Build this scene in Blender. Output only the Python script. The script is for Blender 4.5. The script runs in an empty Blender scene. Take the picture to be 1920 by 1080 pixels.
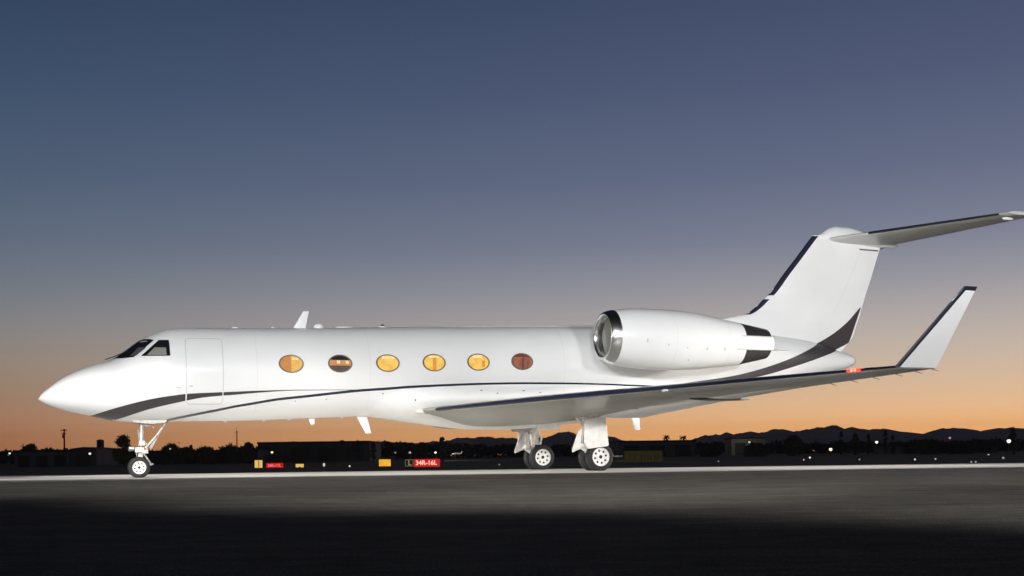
import bpy, bmesh, math, random
import numpy as np
from mathutils import Vector, Matrix
R = math.radians
random.seed(7)
sc = bpy.context.scene
C = sc.collection

# ------------------------------------------------------------------ camera
CAM_F, CAM_H, HOR, ROLL = 2190.84, 0.4576, 852.83, R(0.737)   # focal length and horizon row in a 1920 px wide frame
cam = bpy.data.cameras.new('camera')
cam.sensor_width = 36.0
cam.lens = CAM_F / 1920 * 36
cam.shift_y = (HOR - 540) / 1920
cam.clip_start, cam.clip_end = 0.1, 30000
co = bpy.data.objects.new('camera', cam)
C.objects.link(co)
co.matrix_world = Matrix.Translation((0, 0, CAM_H)) @ Matrix.Rotation(R(90), 4, 'X') @ Matrix.Rotation(-ROLL, 4, 'Z')
sc.camera = co

def at(x, y, D):
    """point seen at pixel x, y (1920 x 1080) when it stands D metres away"""
    px, py = x - 960, y - HOR
    c, s = math.cos(ROLL), -math.sin(ROLL)
    return Vector(((px * c + py * s) * D / CAM_F, D, CAM_H + (px * s - py * c) * D / CAM_F))

# ------------------------------------------------------------------ world: dusk sky
def lin(c):
    return tuple(((v / 255) / 12.92 if v / 255 <= 0.04045 else ((v / 255 + 0.055) / 1.055) ** 2.4) for v in c) + (1,)

w = bpy.data.worlds.new("World")
sc.world = w
w.use_nodes = True
nt = w.node_tree
bg = nt.nodes['Background']
geo = nt.nodes.new('ShaderNodeTexCoord')
nrm = nt.nodes.new('ShaderNodeVectorMath'); nrm.operation = 'NORMALIZE'
nt.links.new(geo.outputs['Generated'], nrm.inputs[0])
sep = nt.nodes.new('ShaderNodeSeparateXYZ'); nt.links.new(nrm.outputs[0], sep.inputs[0])
def math_node(op, a, b=None):
    n = nt.nodes.new('ShaderNodeMath'); n.operation = op
    for k, v in enumerate((a, b)):
        if v is None: continue
        if isinstance(v, (int, float)): n.inputs[k].default_value = v
        else: nt.links.new(v, n.inputs[k])
    return n.outputs[0]
elev = math_node('DIVIDE', math_node('ARCSINE', sep.outputs[2]), R(40))      # 0 at the horizon, 1 at 40 degrees
def build_ramp(stops):
    n = nt.nodes.new('ShaderNodeValToRGB')
    nt.links.new(elev, n.inputs[0])
    e = n.color_ramp.elements
    while len(e) > 1: e.remove(e[0])
    def sky_col(deg, c):
        # the sky itself is brighter than it looks through the evening haze near the ground
        T = math.exp(-7e-5 * min(5600, 125 / math.sin(max(R(deg), 1e-4))))
        k = 0.5 / (T + (1 - T) * 0.17)
        return tuple(v * k for v in lin(c)[:3]) + (1,)
    e[0].position = stops[0][0] / 40; e[0].color = sky_col(*stops[0])
    extra = []
    for (d0, c0), (d1, c1) in zip(stops, stops[1:]):
        if d0 < 3: extra.append(((d0 + d1) / 2, tuple((p + q) / 2 for p, q in zip(c0, c1))))
    for deg, c in sorted(list(stops[1:]) + extra):
        el = e.new(min(deg / 40, 1)); el.color = sky_col(deg, c)
    n.color_ramp.interpolation = 'LINEAR'
    return n.outputs[0]
# elevation (degrees), colour: side of the sky far from the afterglow, and side of the afterglow
SKY_L = [(0, (158, 102, 67)), (1.0, (161, 111, 78)), (2.0, (161, 121, 95)), (3.2, (154, 127, 107)), (4.6, (145, 132, 122)), (6.2, (131, 129, 131)),
         (8.0, (112, 119, 129)), (10.0, (95, 107, 125)), (13.0, (77, 93, 116)), (17, (61, 79, 105)), (21.5, (47, 64, 91)), (27, (22, 32, 50)), (40, (9, 13, 24))]
SKY_R = [(0, (240, 167, 97)), (1.0, (239, 175, 113)), (2.0, (233, 186, 141)), (3.2, (217, 185, 155)), (4.6, (198, 181, 165)), (6.2, (179, 170, 167)),
         (8.0, (152, 151, 159)), (10.0, (125, 129, 147)), (13.0, (101, 109, 134)), (17, (81, 91, 119)), (21.5, (65, 77, 105)), (27, (28, 38, 58)), (40, (10, 15, 27))]
rl, rr = build_ramp(SKY_L), build_ramp(SKY_R)
AZ = R(34)                                                                    # azimuth of the afterglow, right of the view axis
hor = math_node('SQRT', math_node('ADD', math_node('MULTIPLY', sep.outputs[0], sep.outputs[0]), math_node('MULTIPLY', sep.outputs[1], sep.outputs[1])))
dot = math_node('DIVIDE', math_node('ADD', math_node('MULTIPLY', sep.outputs[0], math.sin(AZ)), math_node('MULTIPLY', sep.outputs[1], math.cos(AZ))), math_node('MAXIMUM', hor, 0.001))
def maprange(v, a, b, c=0.0, d=1.0):
    n = nt.nodes.new('ShaderNodeMapRange'); n.clamp = True
    nt.links.new(v, n.inputs[0])
    for k, x in enumerate((a, b, c, d)): n.inputs[1 + k].default_value = x
    return n.outputs[0]
tmix = maprange(dot, 0.535, 0.985)
mx = nt.nodes.new('ShaderNodeMix'); mx.data_type = 'RGBA'
nt.links.new(tmix, mx.inputs[0]); nt.links.new(rl, mx.inputs[6]); nt.links.new(rr, mx.inputs[7])
# the half of the sky opposite the sunset is already dark
back = maprange(dot, -0.2, 0.5, 0.20, 1.0)
mb = nt.nodes.new('ShaderNodeMix'); mb.data_type = 'RGBA'; mb.blend_type = 'MULTIPLY'
mb.inputs[0].default_value = 1.0
nt.links.new(mx.outputs[2], mb.inputs[6]); nt.links.new(back, mb.inputs[7])
nt.links.new(mb.outputs[2], bg.inputs[0])
bg.inputs[1].default_value = 2.0

# ------------------------------------------------------------------ the photographer's floodlights, and lamps added to brighten the ground, all outside the frame
def flood(x, y, z, tgt, power, cone, blend, col=(1.0, 0.985, 0.965), radius=0.5):
    l = bpy.data.lights.new('floodlight', 'SPOT')
    l.energy = power; l.color = col; l.spot_size = R(cone); l.spot_blend = blend; l.shadow_soft_size = radius
    o = bpy.data.objects.new('floodlight', l)
    C.objects.link(o)
    o.location = (x, y, z)
    o.rotation_euler = (Vector(tgt) - Vector((x, y, z))).to_track_quat('-Z', 'Y').to_euler()
    return o
# low banks light the aircraft's side, high ones are added to brighten the ground
for x, y, z, tx, up, pw, cone in ((-18, -6, 7.0, -12, 21, 17200, 77), (-6, -6, 8.0, -2.0, 20, 24000, 79), (4, -6, 8.0, 0.5, 18, 14500, 80), (20, -6, 7.5, 20, 16, 28500, 78)):
    flood(x, y, z, (tx, 34, z + 40 * math.tan(R(up))), pw, cone, 0.5, col=(1.0, .995, .985), radius=1.0)
for x, y, ty, pw, cone in ((-16, 19, 28.6, 5200, 20), (-9.5, 19, 29, 7600, 20), (-3, 19, 30.3, 6400, 21), (4, 19, 31, 6000, 22), (11, 20, 32, 6000, 22), (18, 19, 30, 5600, 24)):
    flood(x, y, 8.7, (x, ty, 0), pw, cone, 1.0, col=(1.0, .96, .90), radius=0.4).scale = (2.6, 1, 1)
# raking lamps added beyond both ends of the frame to brighten the strip
flood(-24, 34, 5.5, (-5, 33, 0), 31000, 29, 1.0, col=(1.0, .95, .88), radius=0.4)
flood(25, 33, 5.5, (5, 32.5, 0), 20000, 27, 1.0, col=(1.0, .95, .88), radius=0.4)
# low bank added to brighten the open tarmac, closer in on the right
for x, ty, pw, cone in ((-16, 23.5, 19000, 13), (-8, 23, 19000, 13), (0, 18, 20000, 17), (7, 11.5, 8500, 27), (12, 16, 30000, 19), (20, 15, 27000, 20)):
    flood(x, -3, 4.5, (x * 1.05, ty, 0), pw, cone, 1.0, col=(1.0, .95, .88), radius=0.4).scale = (2.6, 1, 1)

vs = sc.view_settings
vs.view_transform = 'Standard'; vs.look = 'None'; vs.exposure = 0.0; vs.gamma = 1.0

# ------------------------------------------------------------------ materials
def mat(name, col, rough=0.5, metal=0.0, coat=0.0, emit=None, estr=0.0, noise=None, bump=None, spec=0.5):
    m = bpy.data.materials.new(name); m.use_nodes = True
    t = m.node_tree; b = t.nodes['Principled BSDF']
    b.inputs['Base Color'].default_value = tuple(col[:3]) + (1,)
    b.inputs['Roughness'].default_value = rough
    b.inputs['Metallic'].default_value = metal
    b.inputs['Coat Weight'].default_value = coat
    b.inputs['Coat Roughness'].default_value = 0.08
    b.inputs['Specular IOR Level'].default_value = spec
    if emit:
        b.inputs['Emission Color'].default_value = tuple(emit[:3]) + (1,)
        b.inputs['Emission Strength'].default_value = estr
    tc = t.nodes.new('ShaderNodeTexCoord')
    def stretched(vec):
        if not vec: return tc.outputs['Object']
        mp = t.nodes.new('ShaderNodeMapping'); mp.inputs['Scale'].default_value = vec
        t.links.new(tc.outputs['Object'], mp.inputs[0]); return mp.outputs[0]
    if noise:
        last = None
        for (scale, det, lo, hi, vec) in noise:       # each layer multiplies the base colour
            n = t.nodes.new('ShaderNodeTexNoise'); n.inputs['Scale'].default_value = scale; n.inputs['Detail'].default_value = det
            t.links.new(stretched(vec), n.inputs['Vector'])
            r = t.nodes.new('ShaderNodeMapRange'); r.inputs[1].default_value = 0.3; r.inputs[2].default_value = 0.7
            r.inputs[3].default_value = lo; r.inputs[4].default_value = hi
            t.links.new(n.outputs[0], r.inputs[0])
            x = t.nodes.new('ShaderNodeMix'); x.data_type = 'RGBA'; x.blend_type = 'MULTIPLY'; x.inputs[0].default_value = 1
            if last is None: x.inputs[6].default_value = tuple(col[:3]) + (1,)
            else: t.links.new(last, x.inputs[6])
            t.links.new(r.outputs[0], x.inputs[7]); last = x.outputs[2]
        t.links.new(last, b.inputs['Base Color'])
        if emit:
            t.links.new(last, b.inputs['Emission Color'])
    if bump:
        n = t.nodes.new('ShaderNodeTexNoise'); n.inputs['Scale'].default_value = bump[0]; n.inputs['Detail'].default_value = 4
        t.links.new(tc.outputs['Object'], n.inputs['Vector'])
        u = t.nodes.new('ShaderNodeBump'); u.inputs['Strength'].default_value = bump[1]; u.inputs['Distance'].default_value = bump[2]
        t.links.new(n.outputs[0], u.inputs['Height']); t.links.new(u.outputs[0], b.inputs['Normal'])
    return m

M = {}
M['white'] = mat('white_paint', (0.82, 0.83, 0.84), 0.40, coat=0.34, noise=[(0.7, 3, 0.965, 1.03, None), (3.0, 6, 0.985, 1.012, (0.25, 1, 1))])
M['white_gear'] = mat('white_gear_paint', (0.78, 0.77, 0.75), 0.45, noise=[(9, 4, 0.86, 1.05, None)])
M['grey_paint'] = mat('grey_paint', (0.66, 0.67, 0.67), 0.45)
M['seam'] = mat('panel_seam', (0.50, 0.50, 0.52), 0.6)
M['stripe'] = mat('charcoal_stripe', (0.050, 0.044, 0.049), 0.42, coat=0.15)
M['navy'] = mat('navy_paint', (0.018, 0.022, 0.042), 0.25, coat=0.5)
M['boot'] = mat('navy_boot', (0.012, 0.016, 0.034), 0.35, coat=0.25)
M['chrome'] = mat('polished_metal', (0.78, 0.78, 0.79), 0.24, metal=1.0, noise=[(30, 4, 0.9, 1.05, (0.3, 1, 1))])
M['joint'] = mat('skin_joint', (0.62, 0.62, 0.63), 0.6)
M['vent'] = mat('vent_slot', (0.12, 0.12, 0.13), 0.6)
M['steel'] = mat('brushed_steel', (0.5, 0.5, 0.5), 0.35, metal=0.9)
M['barrel'] = mat('inlet_lining', (0.34, 0.34, 0.31), 0.55)
M['fan'] = mat('fan_metal', (0.16, 0.16, 0.15), 0.4, metal=0.6)
M['exhaust'] = mat('exhaust_metal', (0.035, 0.032, 0.034), 0.4, metal=0.4, noise=[(5, 5, 0.7, 1.3, (1, 4, 4))])
M['black'] = mat('black_rubber', (0.010, 0.010, 0.011), 0.75, noise=[(14, 5, 0.7, 1.5, None)])
M['hole'] = mat('dark_recess', (0.01, 0.01, 0.01), 0.8)
M['cockpit'] = mat('cockpit_glass', (0.010, 0.011, 0.014), 0.06, coat=0.6)
M['cockpit_trim'] = mat('cockpit_interior', (0.22, 0.21, 0.19), 0.7)
M['rim_metal'] = mat('window_rim', (0.16, 0.13, 0.09), 0.45, metal=0.3)

# ------------------------------------------------------------------ mesh helpers
class MB:
    def __init__(self): self.v = []; self.f = []; self.mi = []
    def add(self, verts, faces, mi=0):
        o = len(self.v); self.v += [tuple(p) for p in verts]
        self.f += [tuple(o + i for i in f) for f in faces]; self.mi += [mi] * len(faces)
        return self
    def grid(self, rows, mi=0, closed=False, flip=False):
        n = len(rows[0]); vs_, fs = [], []
        for r in rows: vs_ += list(r)
        for i in range(len(rows) - 1):
            for j in range(n if closed else n - 1):
                k = (j + 1) % n
                q = (i * n + j, i * n + k, (i + 1) * n + k, (i + 1) * n + j)
                fs.append(q[::-1] if flip else q)
        return self.add(vs_, fs, mi)
    def tube(self, pts, rad, n=10, mi=0, cap=True):
        pts = [Vector(p) for p in pts]; rs = rad if hasattr(rad, '__len__') else [rad] * len(pts)
        rows = []
        for i, p in enumerate(pts):
            d = (pts[min(i + 1, len(pts) - 1)] - pts[max(i - 1, 0)]).normalized()
            u = d.orthogonal().normalized() if i == 0 else (u - d * u.dot(d)).normalized()
            v_ = d.cross(u)
            rows.append([p + (u * math.cos(t) + v_ * math.sin(t)) * rs[i] for t in [2 * math.pi * k / n for k in range(n)]])
        self.grid(rows, mi, closed=True)
        if cap:
            o = len(self.v)
            self.add(rows[0], [tuple(range(n))[::-1]], mi); self.add(rows[-1], [tuple(range(n))], mi)
        return self
    def box(self, c, s, mi=0, rot=None):
        c = Vector(c); vs_ = []
        for dx in (-.5, .5):
            for dy in (-.5, .5):
                for dz in (-.5, .5):
                    p = Vector((dx * s[0], dy * s[1], dz * s[2]))
                    if rot is not None: p = rot @ p
                    vs_.append(c + p)
        return self.add(vs_, [(0, 1, 3, 2), (4, 6, 7, 5), (0, 4, 5, 1), (2, 3, 7, 6), (0, 2, 6, 4), (1, 5, 7, 3)], mi)
    def plate(self, poly, thick, mi=0):
        """closed prism: outline points (3D, flat) pushed along thick (a vector)"""
        a = [Vector(p) for p in poly]; b = [p + Vector(thick) for p in a]; n = len(a)
        return self.add(a + b, [tuple(range(n)), tuple(range(2 * n - 1, n - 1, -1))] + [(i, i + n, (i + 1) % n + n, (i + 1) % n) for i in range(n)], mi)
    def lathe(self, prof, axis_o, axis='x', n=48, mi=0):
        """prof: (t, r) pairs along the axis; x axis or y axis"""
        rows = []
        for (t, r) in prof:
            row = []
            for k in range(n):
                q = 2 * math.pi * k / n
                if axis == 'x': row.append((axis_o[0] + t, axis_o[1] + r * math.cos(q), axis_o[2] + r * math.sin(q)))
                else: row.append((axis_o[0] + r * math.cos(q), axis_o[1] + t, axis_o[2] + r * math.sin(q)))
            rows.append(row)
        return self.grid(rows, mi, closed=True)
    def sphere(self, c, r, n=10, mi=0):
        rr = r if hasattr(r, '__len__') else (r, r, r)
        rows = [[(c[0] + rr[0] * math.sin(a) * math.cos(b), c[1] + rr[1] * math.sin(a) * math.sin(b), c[2] + rr[2] * math.cos(a))
                 for b in [2 * math.pi * k / (2 * n) for k in range(2 * n)]] for a in [math.pi * max(1e-3, min(i / n, .9999)) for i in range(n + 1)]]
        return self.grid(rows, mi, closed=True, flip=True)
    def build(self, name, mats, parent=None, smooth=True, angle=35, recalc=True, bevel=0):
        me = bpy.data.meshes.new(name)
        me.from_pydata(self.v, [], self.f)
        mats = mats if isinstance(mats, (list, tuple)) else [mats]
        for m in mats: me.materials.append(m)
        me.polygons.foreach_set('material_index', self.mi)
        if recalc:
            b = bmesh.new(); b.from_mesh(me)
            bmesh.ops.remove_doubles(b, verts=b.verts, dist=1e-5)
            bmesh.ops.recalc_face_normals(b, faces=b.faces)
            b.to_mesh(me); b.free()
        if smooth: me.shade_smooth(); me.set_sharp_from_angle(angle=R(angle))
        o = bpy.data.objects.new(name, me); C.objects.link(o)
        if parent: o.parent = parent
        if bevel:
            bv = o.modifiers.new('bevel', 'BEVEL'); bv.width = bevel; bv.segments = 2; bv.limit_method = 'ANGLE'
        return o

def tag(o, label, cat, group=None, kind=None):
    o['label'] = label; o['category'] = cat
    if group: o['group'] = group
    if kind: o['kind'] = kind
    return o
def setting(o, kind='structure'):
    o['kind'] = kind; return o
def empty(name, loc, rz=0):
    o = bpy.data.objects.new(name, None); C.objects.link(o); o.location = loc; o.rotation_euler = (0, 0, rz); o.empty_display_size = .3
    return o

# ------------------------------------------------------------------ ground
FIELD = -0.80
def sheet(name, xs, ys, zf, m, skirt=0):
    mb = MB(); mb.grid([[(x, y, zf(x, y)) for x in xs] for y in ys])
    return setting(mb.build(name, m, recalc=False))
def field_z(x, y):
    if y < 38: return -0.10
    t = min(1, (y - 38) / 45); t = t * t * (3 - 2 * t)
    return -0.10 + (FIELD + 0.10) * t + (0.05 * math.sin(x * .13) * math.sin(y * .21 + x * .05) if y < 400 else 0)
xs = [-14000, -5000, -2000, -900, -400] + list(range(-200, 201, 8)) + [400, 900, 2000, 5000, 14000]
ys = [-3000, -300, -80, 0, 20, 37] + [38 + i * 2.5 for i in range(20)] + [95, 110, 140, 180, 240, 320, 420, 600, 900, 1500, 3000, 6000, 14000]
M['grass'] = mat('dry_grass', (0.050, 0.046, 0.030), 0.95, noise=[(0.35, 6, 0.5, 1.4, (0.4, 1, 1)), (6, 4, 0.6, 1.4, None)], bump=(9, 0.6, 0.05))
M['asphalt'] = mat('asphalt', (0.185, 0.176, 0.160), 0.95, spec=0.12, noise=[(0.18, 5, 0.80, 1.18, (0.35, 1, 1)), (2.2, 5, 0.72, 1.25, (0.35, 1, 1)), (9, 4, 0.78, 1.2, (0.5, 1, 1)), (55, 3, 0.55, 1.45, None)], bump=(70, 0.9, 0.02))
M['concrete'] = mat('pale_concrete', (0.62, 0.60, 0.56), 0.38, spec=0.5, noise=[(0.3, 5, 0.82, 1.1, (0.3, 1, 1)), (40, 3, 0.75, 1.2, None)], bump=(60, 0.3, 0.006))
sheet('ground', xs, ys, field_z, M['grass'])
ax = [-160 + 8 * i for i in range(41)]
mb = MB(); mb.grid([[(x, y, 0.0) for x in ax] for y in (-90, -30, 0, 10, 20, 30, 37.0)])
mb.grid([[(x, 37.0, 0.0) for x in ax], [(x, 37.05, -0.18) for x in ax]])
setting(mb.build('tarmac', M['asphalt'], recalc=False, smooth=False))
mb = MB(); mb.grid([[(x, y, 0.004) for x in ax] for y in (28.0, 30, 33, 36.2)])
setting(mb.build('concrete_strip', M['concrete'], recalc=False))

# ------------------------------------------------------------------ the jet: a = metres aft of the nose tip, p = metres to port (towards the camera), z = height
TH = 0.35143
jet = empty('business_jet', (-11.5536, 28.5494, 0), TH)
tag(jet, 'white twin-engine business jet with charcoal and navy stripes parked on the tarmac', 'jet')
def L(a, p, z): return (a, -p, z)

def pchip(xs_, ys_):
    xs_ = np.array(xs_, float); ys_ = np.array(ys_, float); h = np.diff(xs_); d = np.diff(ys_) / h
    m = np.zeros(len(xs_)); m[0] = d[0]; m[-1] = d[-1]
    for i in range(1, len(xs_) - 1):
        if d[i - 1] * d[i] > 0:
            w1 = 2 * h[i] + h[i - 1]; w2 = h[i] + 2 * h[i - 1]; m[i] = (w1 + w2) / (w1 / d[i - 1] + w2 / d[i])
    def f(x):
        x = min(max(x, xs_[0]), xs_[-1]); i = min(int(np.searchsorted(xs_, x, side='right')) - 1, len(h) - 1); t = (x - xs_[i]) / h[i]
        return float((2*t**3-3*t*t+1)*ys_[i] + (t**3-2*t*t+t)*h[i]*m[i] + (-2*t**3+3*t*t)*ys_[i+1] + (t**3-t*t)*h[i]*m[i+1])
    return f
def poly(pts): return pchip([q[0] for q in pts], [q[1] for q in pts])

ST = [(0,1.975,1.965,.005),(.03,2.03,1.925,.055),(.10,2.12,1.88,.13),(.26,2.26,1.80,.25),(.5,2.45,1.715,.40),(.88,2.66,1.62,.58),(1.25,2.81,1.535,.72),(1.70,2.955,1.44,.86),(2.02,3.18,1.405,.95),(2.35,3.43,1.39,1.02),(2.56,3.545,1.395,1.06),(2.80,3.67,1.40,1.10),(3.09,3.755,1.41,1.135),(3.5,3.79,1.415,1.165),(4.45,3.81,1.42,1.195),(6.94,3.88,1.50,1.195),(9.87,3.98,1.60,1.195),(14.6,4.11,1.72,1.195),(16,4.14,1.80,1.17),(17.5,4.15,1.96,1.08),(19,4.11,2.20,.90),(20.3,4.04,2.41,.72),(21.4,3.95,2.61,.57),(22.3,3.81,2.80,.45),(23.1,3.60,2.955,.32),(23.57,3.48,3.06,.22),(23.78,3.40,3.16,.13),(23.84,3.30,3.27,.02)]
SA = [s[0] for s in ST]
FT, FB, FW = (pchip(SA, [s[k] for s in ST]) for k in (1, 2, 3))
def fus_p(a, z):
    t, b, wd = FT(a), FB(a), FW(a); q = (z - (t + b) / 2) / ((t - b) / 2)
    return wd * math.sqrt(max(0, 1 - q * q)) if abs(q) < 1 else 0.0
# belly fairing: station, bottom, half width, fullness
BF = [(7.6, 1.56, .80, 2.4), (8.0, 1.548, .90, 2.4), (8.4, 1.50, 1.02, 2.5), (8.9, 1.425, 1.14, 2.5), (9.4, 1.355, 1.22, 2.2), (10.1, 1.265, 1.36, 1.6), (10.8, 1.19, 1.48, 1.35), (11.6, 1.165, 1.55, 1.25), (12.4, 1.175, 1.56, 1.25), (13.3, 1.25, 1.5, 1.3), (14.4, 1.36, 1.36, 1.6), (15.3, 1.52, 1.2, 1.9), (16.2, 1.70, 1.04, 2.1), (17.0, 1.88, .85, 2.2), (17.6, 1.975, .72, 2.2)]
ba = [q[0] for q in BF]; bb, bw, bn = (pchip(ba, [q[k] for q in BF]) for k in (1, 2, 3))
ZJ = lambda a: 2.42 if a < 14 else 2.42 + .06 * (a - 14)
def smooth(x): x = min(1, max(0, x)); return x * x * (3 - 2 * x)
def fair_p(a, z):
    if not 7.6 < a < 17.6 or z > ZJ(a) or z < bb(a): return 0.0
    k = smooth((a - 7.6) / 1.3) * smooth((17.6 - a) / 1.6)
    t = (ZJ(a) - z) / (ZJ(a) - bb(a)); n = bn(a)
    wall = bw(a) * max(0, 1 - t ** (n * 1.25)) ** (1 / (n * .8))
    wt_ = smooth((ZJ(a) - z) / .55) * k
    f = fus_p(a, z)
    if z < FB(a) + .05: return wall * k + f * (1 - k)
    return f + (wall - f) * wt_ if wall > f else f
def body_p(a, z): return max(fus_p(a, z), fair_p(a, z))
def fus_normal(a, z, f=fus_p):
    e = .01; p = f(a, z)
    n = Vector((-(f(a + e, z) - f(a - e, z)) / (2 * e), 1, -(f(a, z + e) - f(a, z - e)) / (2 * e)))
    return n.normalized() if p > 0.02 else Vector((0, 1, 0))
def skin(a, z, off, side=1):
    """a point off metres above the body skin at station a and height z"""
    f = body_p if a > 7.6 else fus_p
    n = fus_normal(a, z, f); p = f(a, z)
    return L(a + n[0] * off, side * (p + n[1] * off), z + n[2] * off)

aa = sorted(set([0.002 + 0.0012 * k * k for k in range(30)] + [1.1 + 0.06 * k for k in range(42)] + [3.6 + .25 * k for k in range(76)] + [22.6 + .05 * k for k in range(24)] + [23.8, 23.82, 23.84]))
aa = [a for a in aa if a <= 23.84]
NR = 72
mb = MB()
rows = []
for a in aa:
    t, b, wd = FT(a), FB(a), FW(a)
    rows.append([L(a, wd * math.cos(2 * math.pi * k / NR), (t + b) / 2 + (t - b) / 2 * math.sin(2 * math.pi * k / NR)) for k in range(NR)])
mb.grid(rows, closed=True)
mb.add(rows[0], [tuple(range(NR))]); mb.add(rows[-1], [tuple(range(NR))])
fus = mb.build('fuselage', M['white'], jet, angle=60)

# surface patches between two curves z_lo(a) .. z_hi(a)
def band(name, lo, hi, a0, a1, m, parent, off=0.004, n=120, across=6, pf=None):
    mb = MB(); rows = []
    for i in range(n + 1):
        a = a0 + (a1 - a0) * i / n; zl, zh = lo(a), hi(a)
        rows.append([(skin(a, zl + (zh - zl) * j / across, off) if pf is None else pf(a, zl + (zh - zl) * j / across, off)) for j in range(across + 1)])
    mb.grid(rows)
    return mb.build(name, m, parent)
TU = [(1.16,1.54),(1.48,1.64),(1.89,1.76),(2.3,1.87),(2.71,1.96),(3.13,2.025),(3.38,2.06),(4.22,2.105),(4.56,2.12),(4.96,2.14),(6.07,2.178),(7.64,2.195)]
TL = [(1.73,1.44),(1.97,1.51),(2.3,1.62),(2.71,1.74),(3.14,1.84),(3.39,1.895),(3.8,1.975),(4.23,2.02),(4.56,2.045),(4.97,2.085),(6.07,2.16),(7.64,2.183)]
tu, tl = poly(TU), poly(TL)
mb = MB(); rows = []
for i in range(121):
    s = i / 120
    a = 1.16 + (7.64 - 1.16) * s; al = max(a, 1.16 + .57 * min(1, 1)) if False else a
    zl = max(tl(a) if a > 1.73 else 0, FB(a) + 0.0015)
    zh = max(tu(a), zl + .001)
    rows.append([skin(a, zl + (zh - zl) * j / 10, .004) for j in range(11)])
mb.grid(rows)
st1 = mb.build('stripe', M['stripe'], jet); st1['label'] = 'charcoal stripe sweeping back from under the nose'
NV = [(3.0,1.44),(3.58,1.56),(4.25,1.69),(4.58,1.76),(4.99,1.83),(5.64,1.94),(6.45,2.03),(7.23,2.12),(7.82,2.18),(8.39,2.22),(8.96,2.265),(9.93,2.32),(11.42,2.38),(12.44,2.40),(13.77,2.405),(14.78,2.39),(15.56,2.37),(16.69,2.35)]
nv = poly(NV)
thick_n = poly([(3, .026), (5, .030), (8, .033), (13, .026), (16.7, .018)])
st2 = band('stripe', lambda a: nv(a) - thick_n(a), lambda a: nv(a) + thick_n(a), 3.0, 16.69, M['navy'], jet, off=.006, n=180, across=2)
st2['label'] = 'thin navy stripe running along the lower fuselage'

# door: outline seam and lower half crossing the stripe
def outline(name, pts, width, m, parent, off=.006):
    mb = MB(); n = len(pts)
    rows = []
    for i in range(n + 1):
        q = pts[i % n]; r0 = pts[(i - 1) % n]; r1 = pts[(i + 1) % n]
        d = Vector((r1[0] - r0[0], r1[1] - r0[1])).normalized(); nn = Vector((-d[1], d[0]))
        rows.append([skin(q[0] + nn[0] * width * k, q[1] + nn[1] * width * k, off) for k in (-.5, .5)])
    mb.grid(rows)
    return mb.build(name, m, parent)
def rrect(a0, a1, z0, z1, r, n=8, side=10):
    pts = []
    cs = [(a1 - r, z1 - r, 0), (a0 + r, z1 - r, 90), (a0 + r, z0 + r, 180), (a1 - r, z0 + r, 270)]
    for k, (ca, cz, d0) in enumerate(cs):
        for i in range(n + 1):
            t = R(d0 + 90 * i / n); pts.append((ca + r * math.cos(t), cz + r * math.sin(t)))
        nx = cs[(k + 1) % 4]; t = R(nx[2]); e = (nx[0] + r * math.cos(t), nx[1] + r * math.sin(t)); s = pts[-1]
        for i in range(1, side): pts.append((s[0] + (e[0] - s[0]) * i / side, s[1] + (e[1] - s[1]) * i / side))
    return pts
door = outline('cabin_door', rrect(3.41, 4.29, 1.82, 3.45, .10), .013, M['seam'], jet)
mb = MB()
for (a, z) in ((3.52, 2.25),):
    mb.grid([[skin(a + da, z + dz, .007) for da in (-.05, .05)] for dz in (-.012, .012)])
mb.build('handle', M['seam'], door)
# white seams where the door cuts the charcoal stripe
mb = MB()
for a in (3.41, 4.29):
    mb = MB(); mb.grid([[skin(a + da, z, .0075) for da in (-.014, .014)] for z in [tl(a) - .02 + (tu(a) - tl(a) + .04) * k / 6 for k in range(7)]])
    mb.build('edge_seam', M['white'], door)

for a_ in (5.12, 8.0, 13.45):
    mb = MB(); mb.grid([[skin(a_ + d, FB(a_) + .05 + (FT(a_) - FB(a_) - .1) * k / 40, .002) for d in (-.003, .003)] for k in range(41)])
    mb.build('skin_joint', M['joint'], jet)
# cockpit glazing
def patch(mb, quad, off, n=10, mi=0):
    """bilinear patch on the skin; quad = four (a, z) corners"""
    q = [Vector(c) for c in quad]
    rows = []
    for i in range(n + 1):
        s = i / n; l_, r_ = q[0].lerp(q[3], s), q[1].lerp(q[2], s)
        rows.append([skin(*(l_.lerp(r_, j / n)), off) for j in range(n + 1)])
    mb.grid(rows, mi)
mb = MB(); patch(mb, [(2.37, 2.985), (3.045, 2.985), (3.03, 3.395), (2.80, 3.395)], .014, 18)
cw = mb.build('cockpit_window', M['cockpit'], jet)
mb = MB(); patch(mb, [(2.50, 3.00), (2.96, 3.005), (2.955, 3.19), (2.70, 3.20)], .018, 12)
mb.build('side_lining', M['cockpit_trim'], cw)
mb = MB()
# port half of the windscreen up to the centre post, then its mirror
def wind(side):
    lo = [(1.80, 2.965), (1.95, 2.945), (2.10, 2.955), (2.21, 2.965)]
    hi = [(2.34, 3.415), (2.46, 3.445), (2.58, 3.44), (2.685, 3.40)]
    fl, fh = poly(lo), poly(hi)
    rows = []
    for i in range(13):
        s = i / 12; A0 = 1.80 + .41 * s; A1 = 2.34 + .345 * s
        row = []
        for j in range(13):
            t = j / 12
            a = A0 + (A1 - A0) * t; z = fl(A0) + (fh(A1) - fl(A0)) * t
            z = min(z, FT(a) - .002)
            pt = Vector(skin(a, z, .006)); pt.z += .003
            row.append((pt[0], pt[1] * side, pt[2]))
        rows.append(row)
    m_ = MB(); m_.grid(rows); return m_
for s in (1, -1):
    ws = wind(s).build('windscreen', M['cockpit'], jet)
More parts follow.
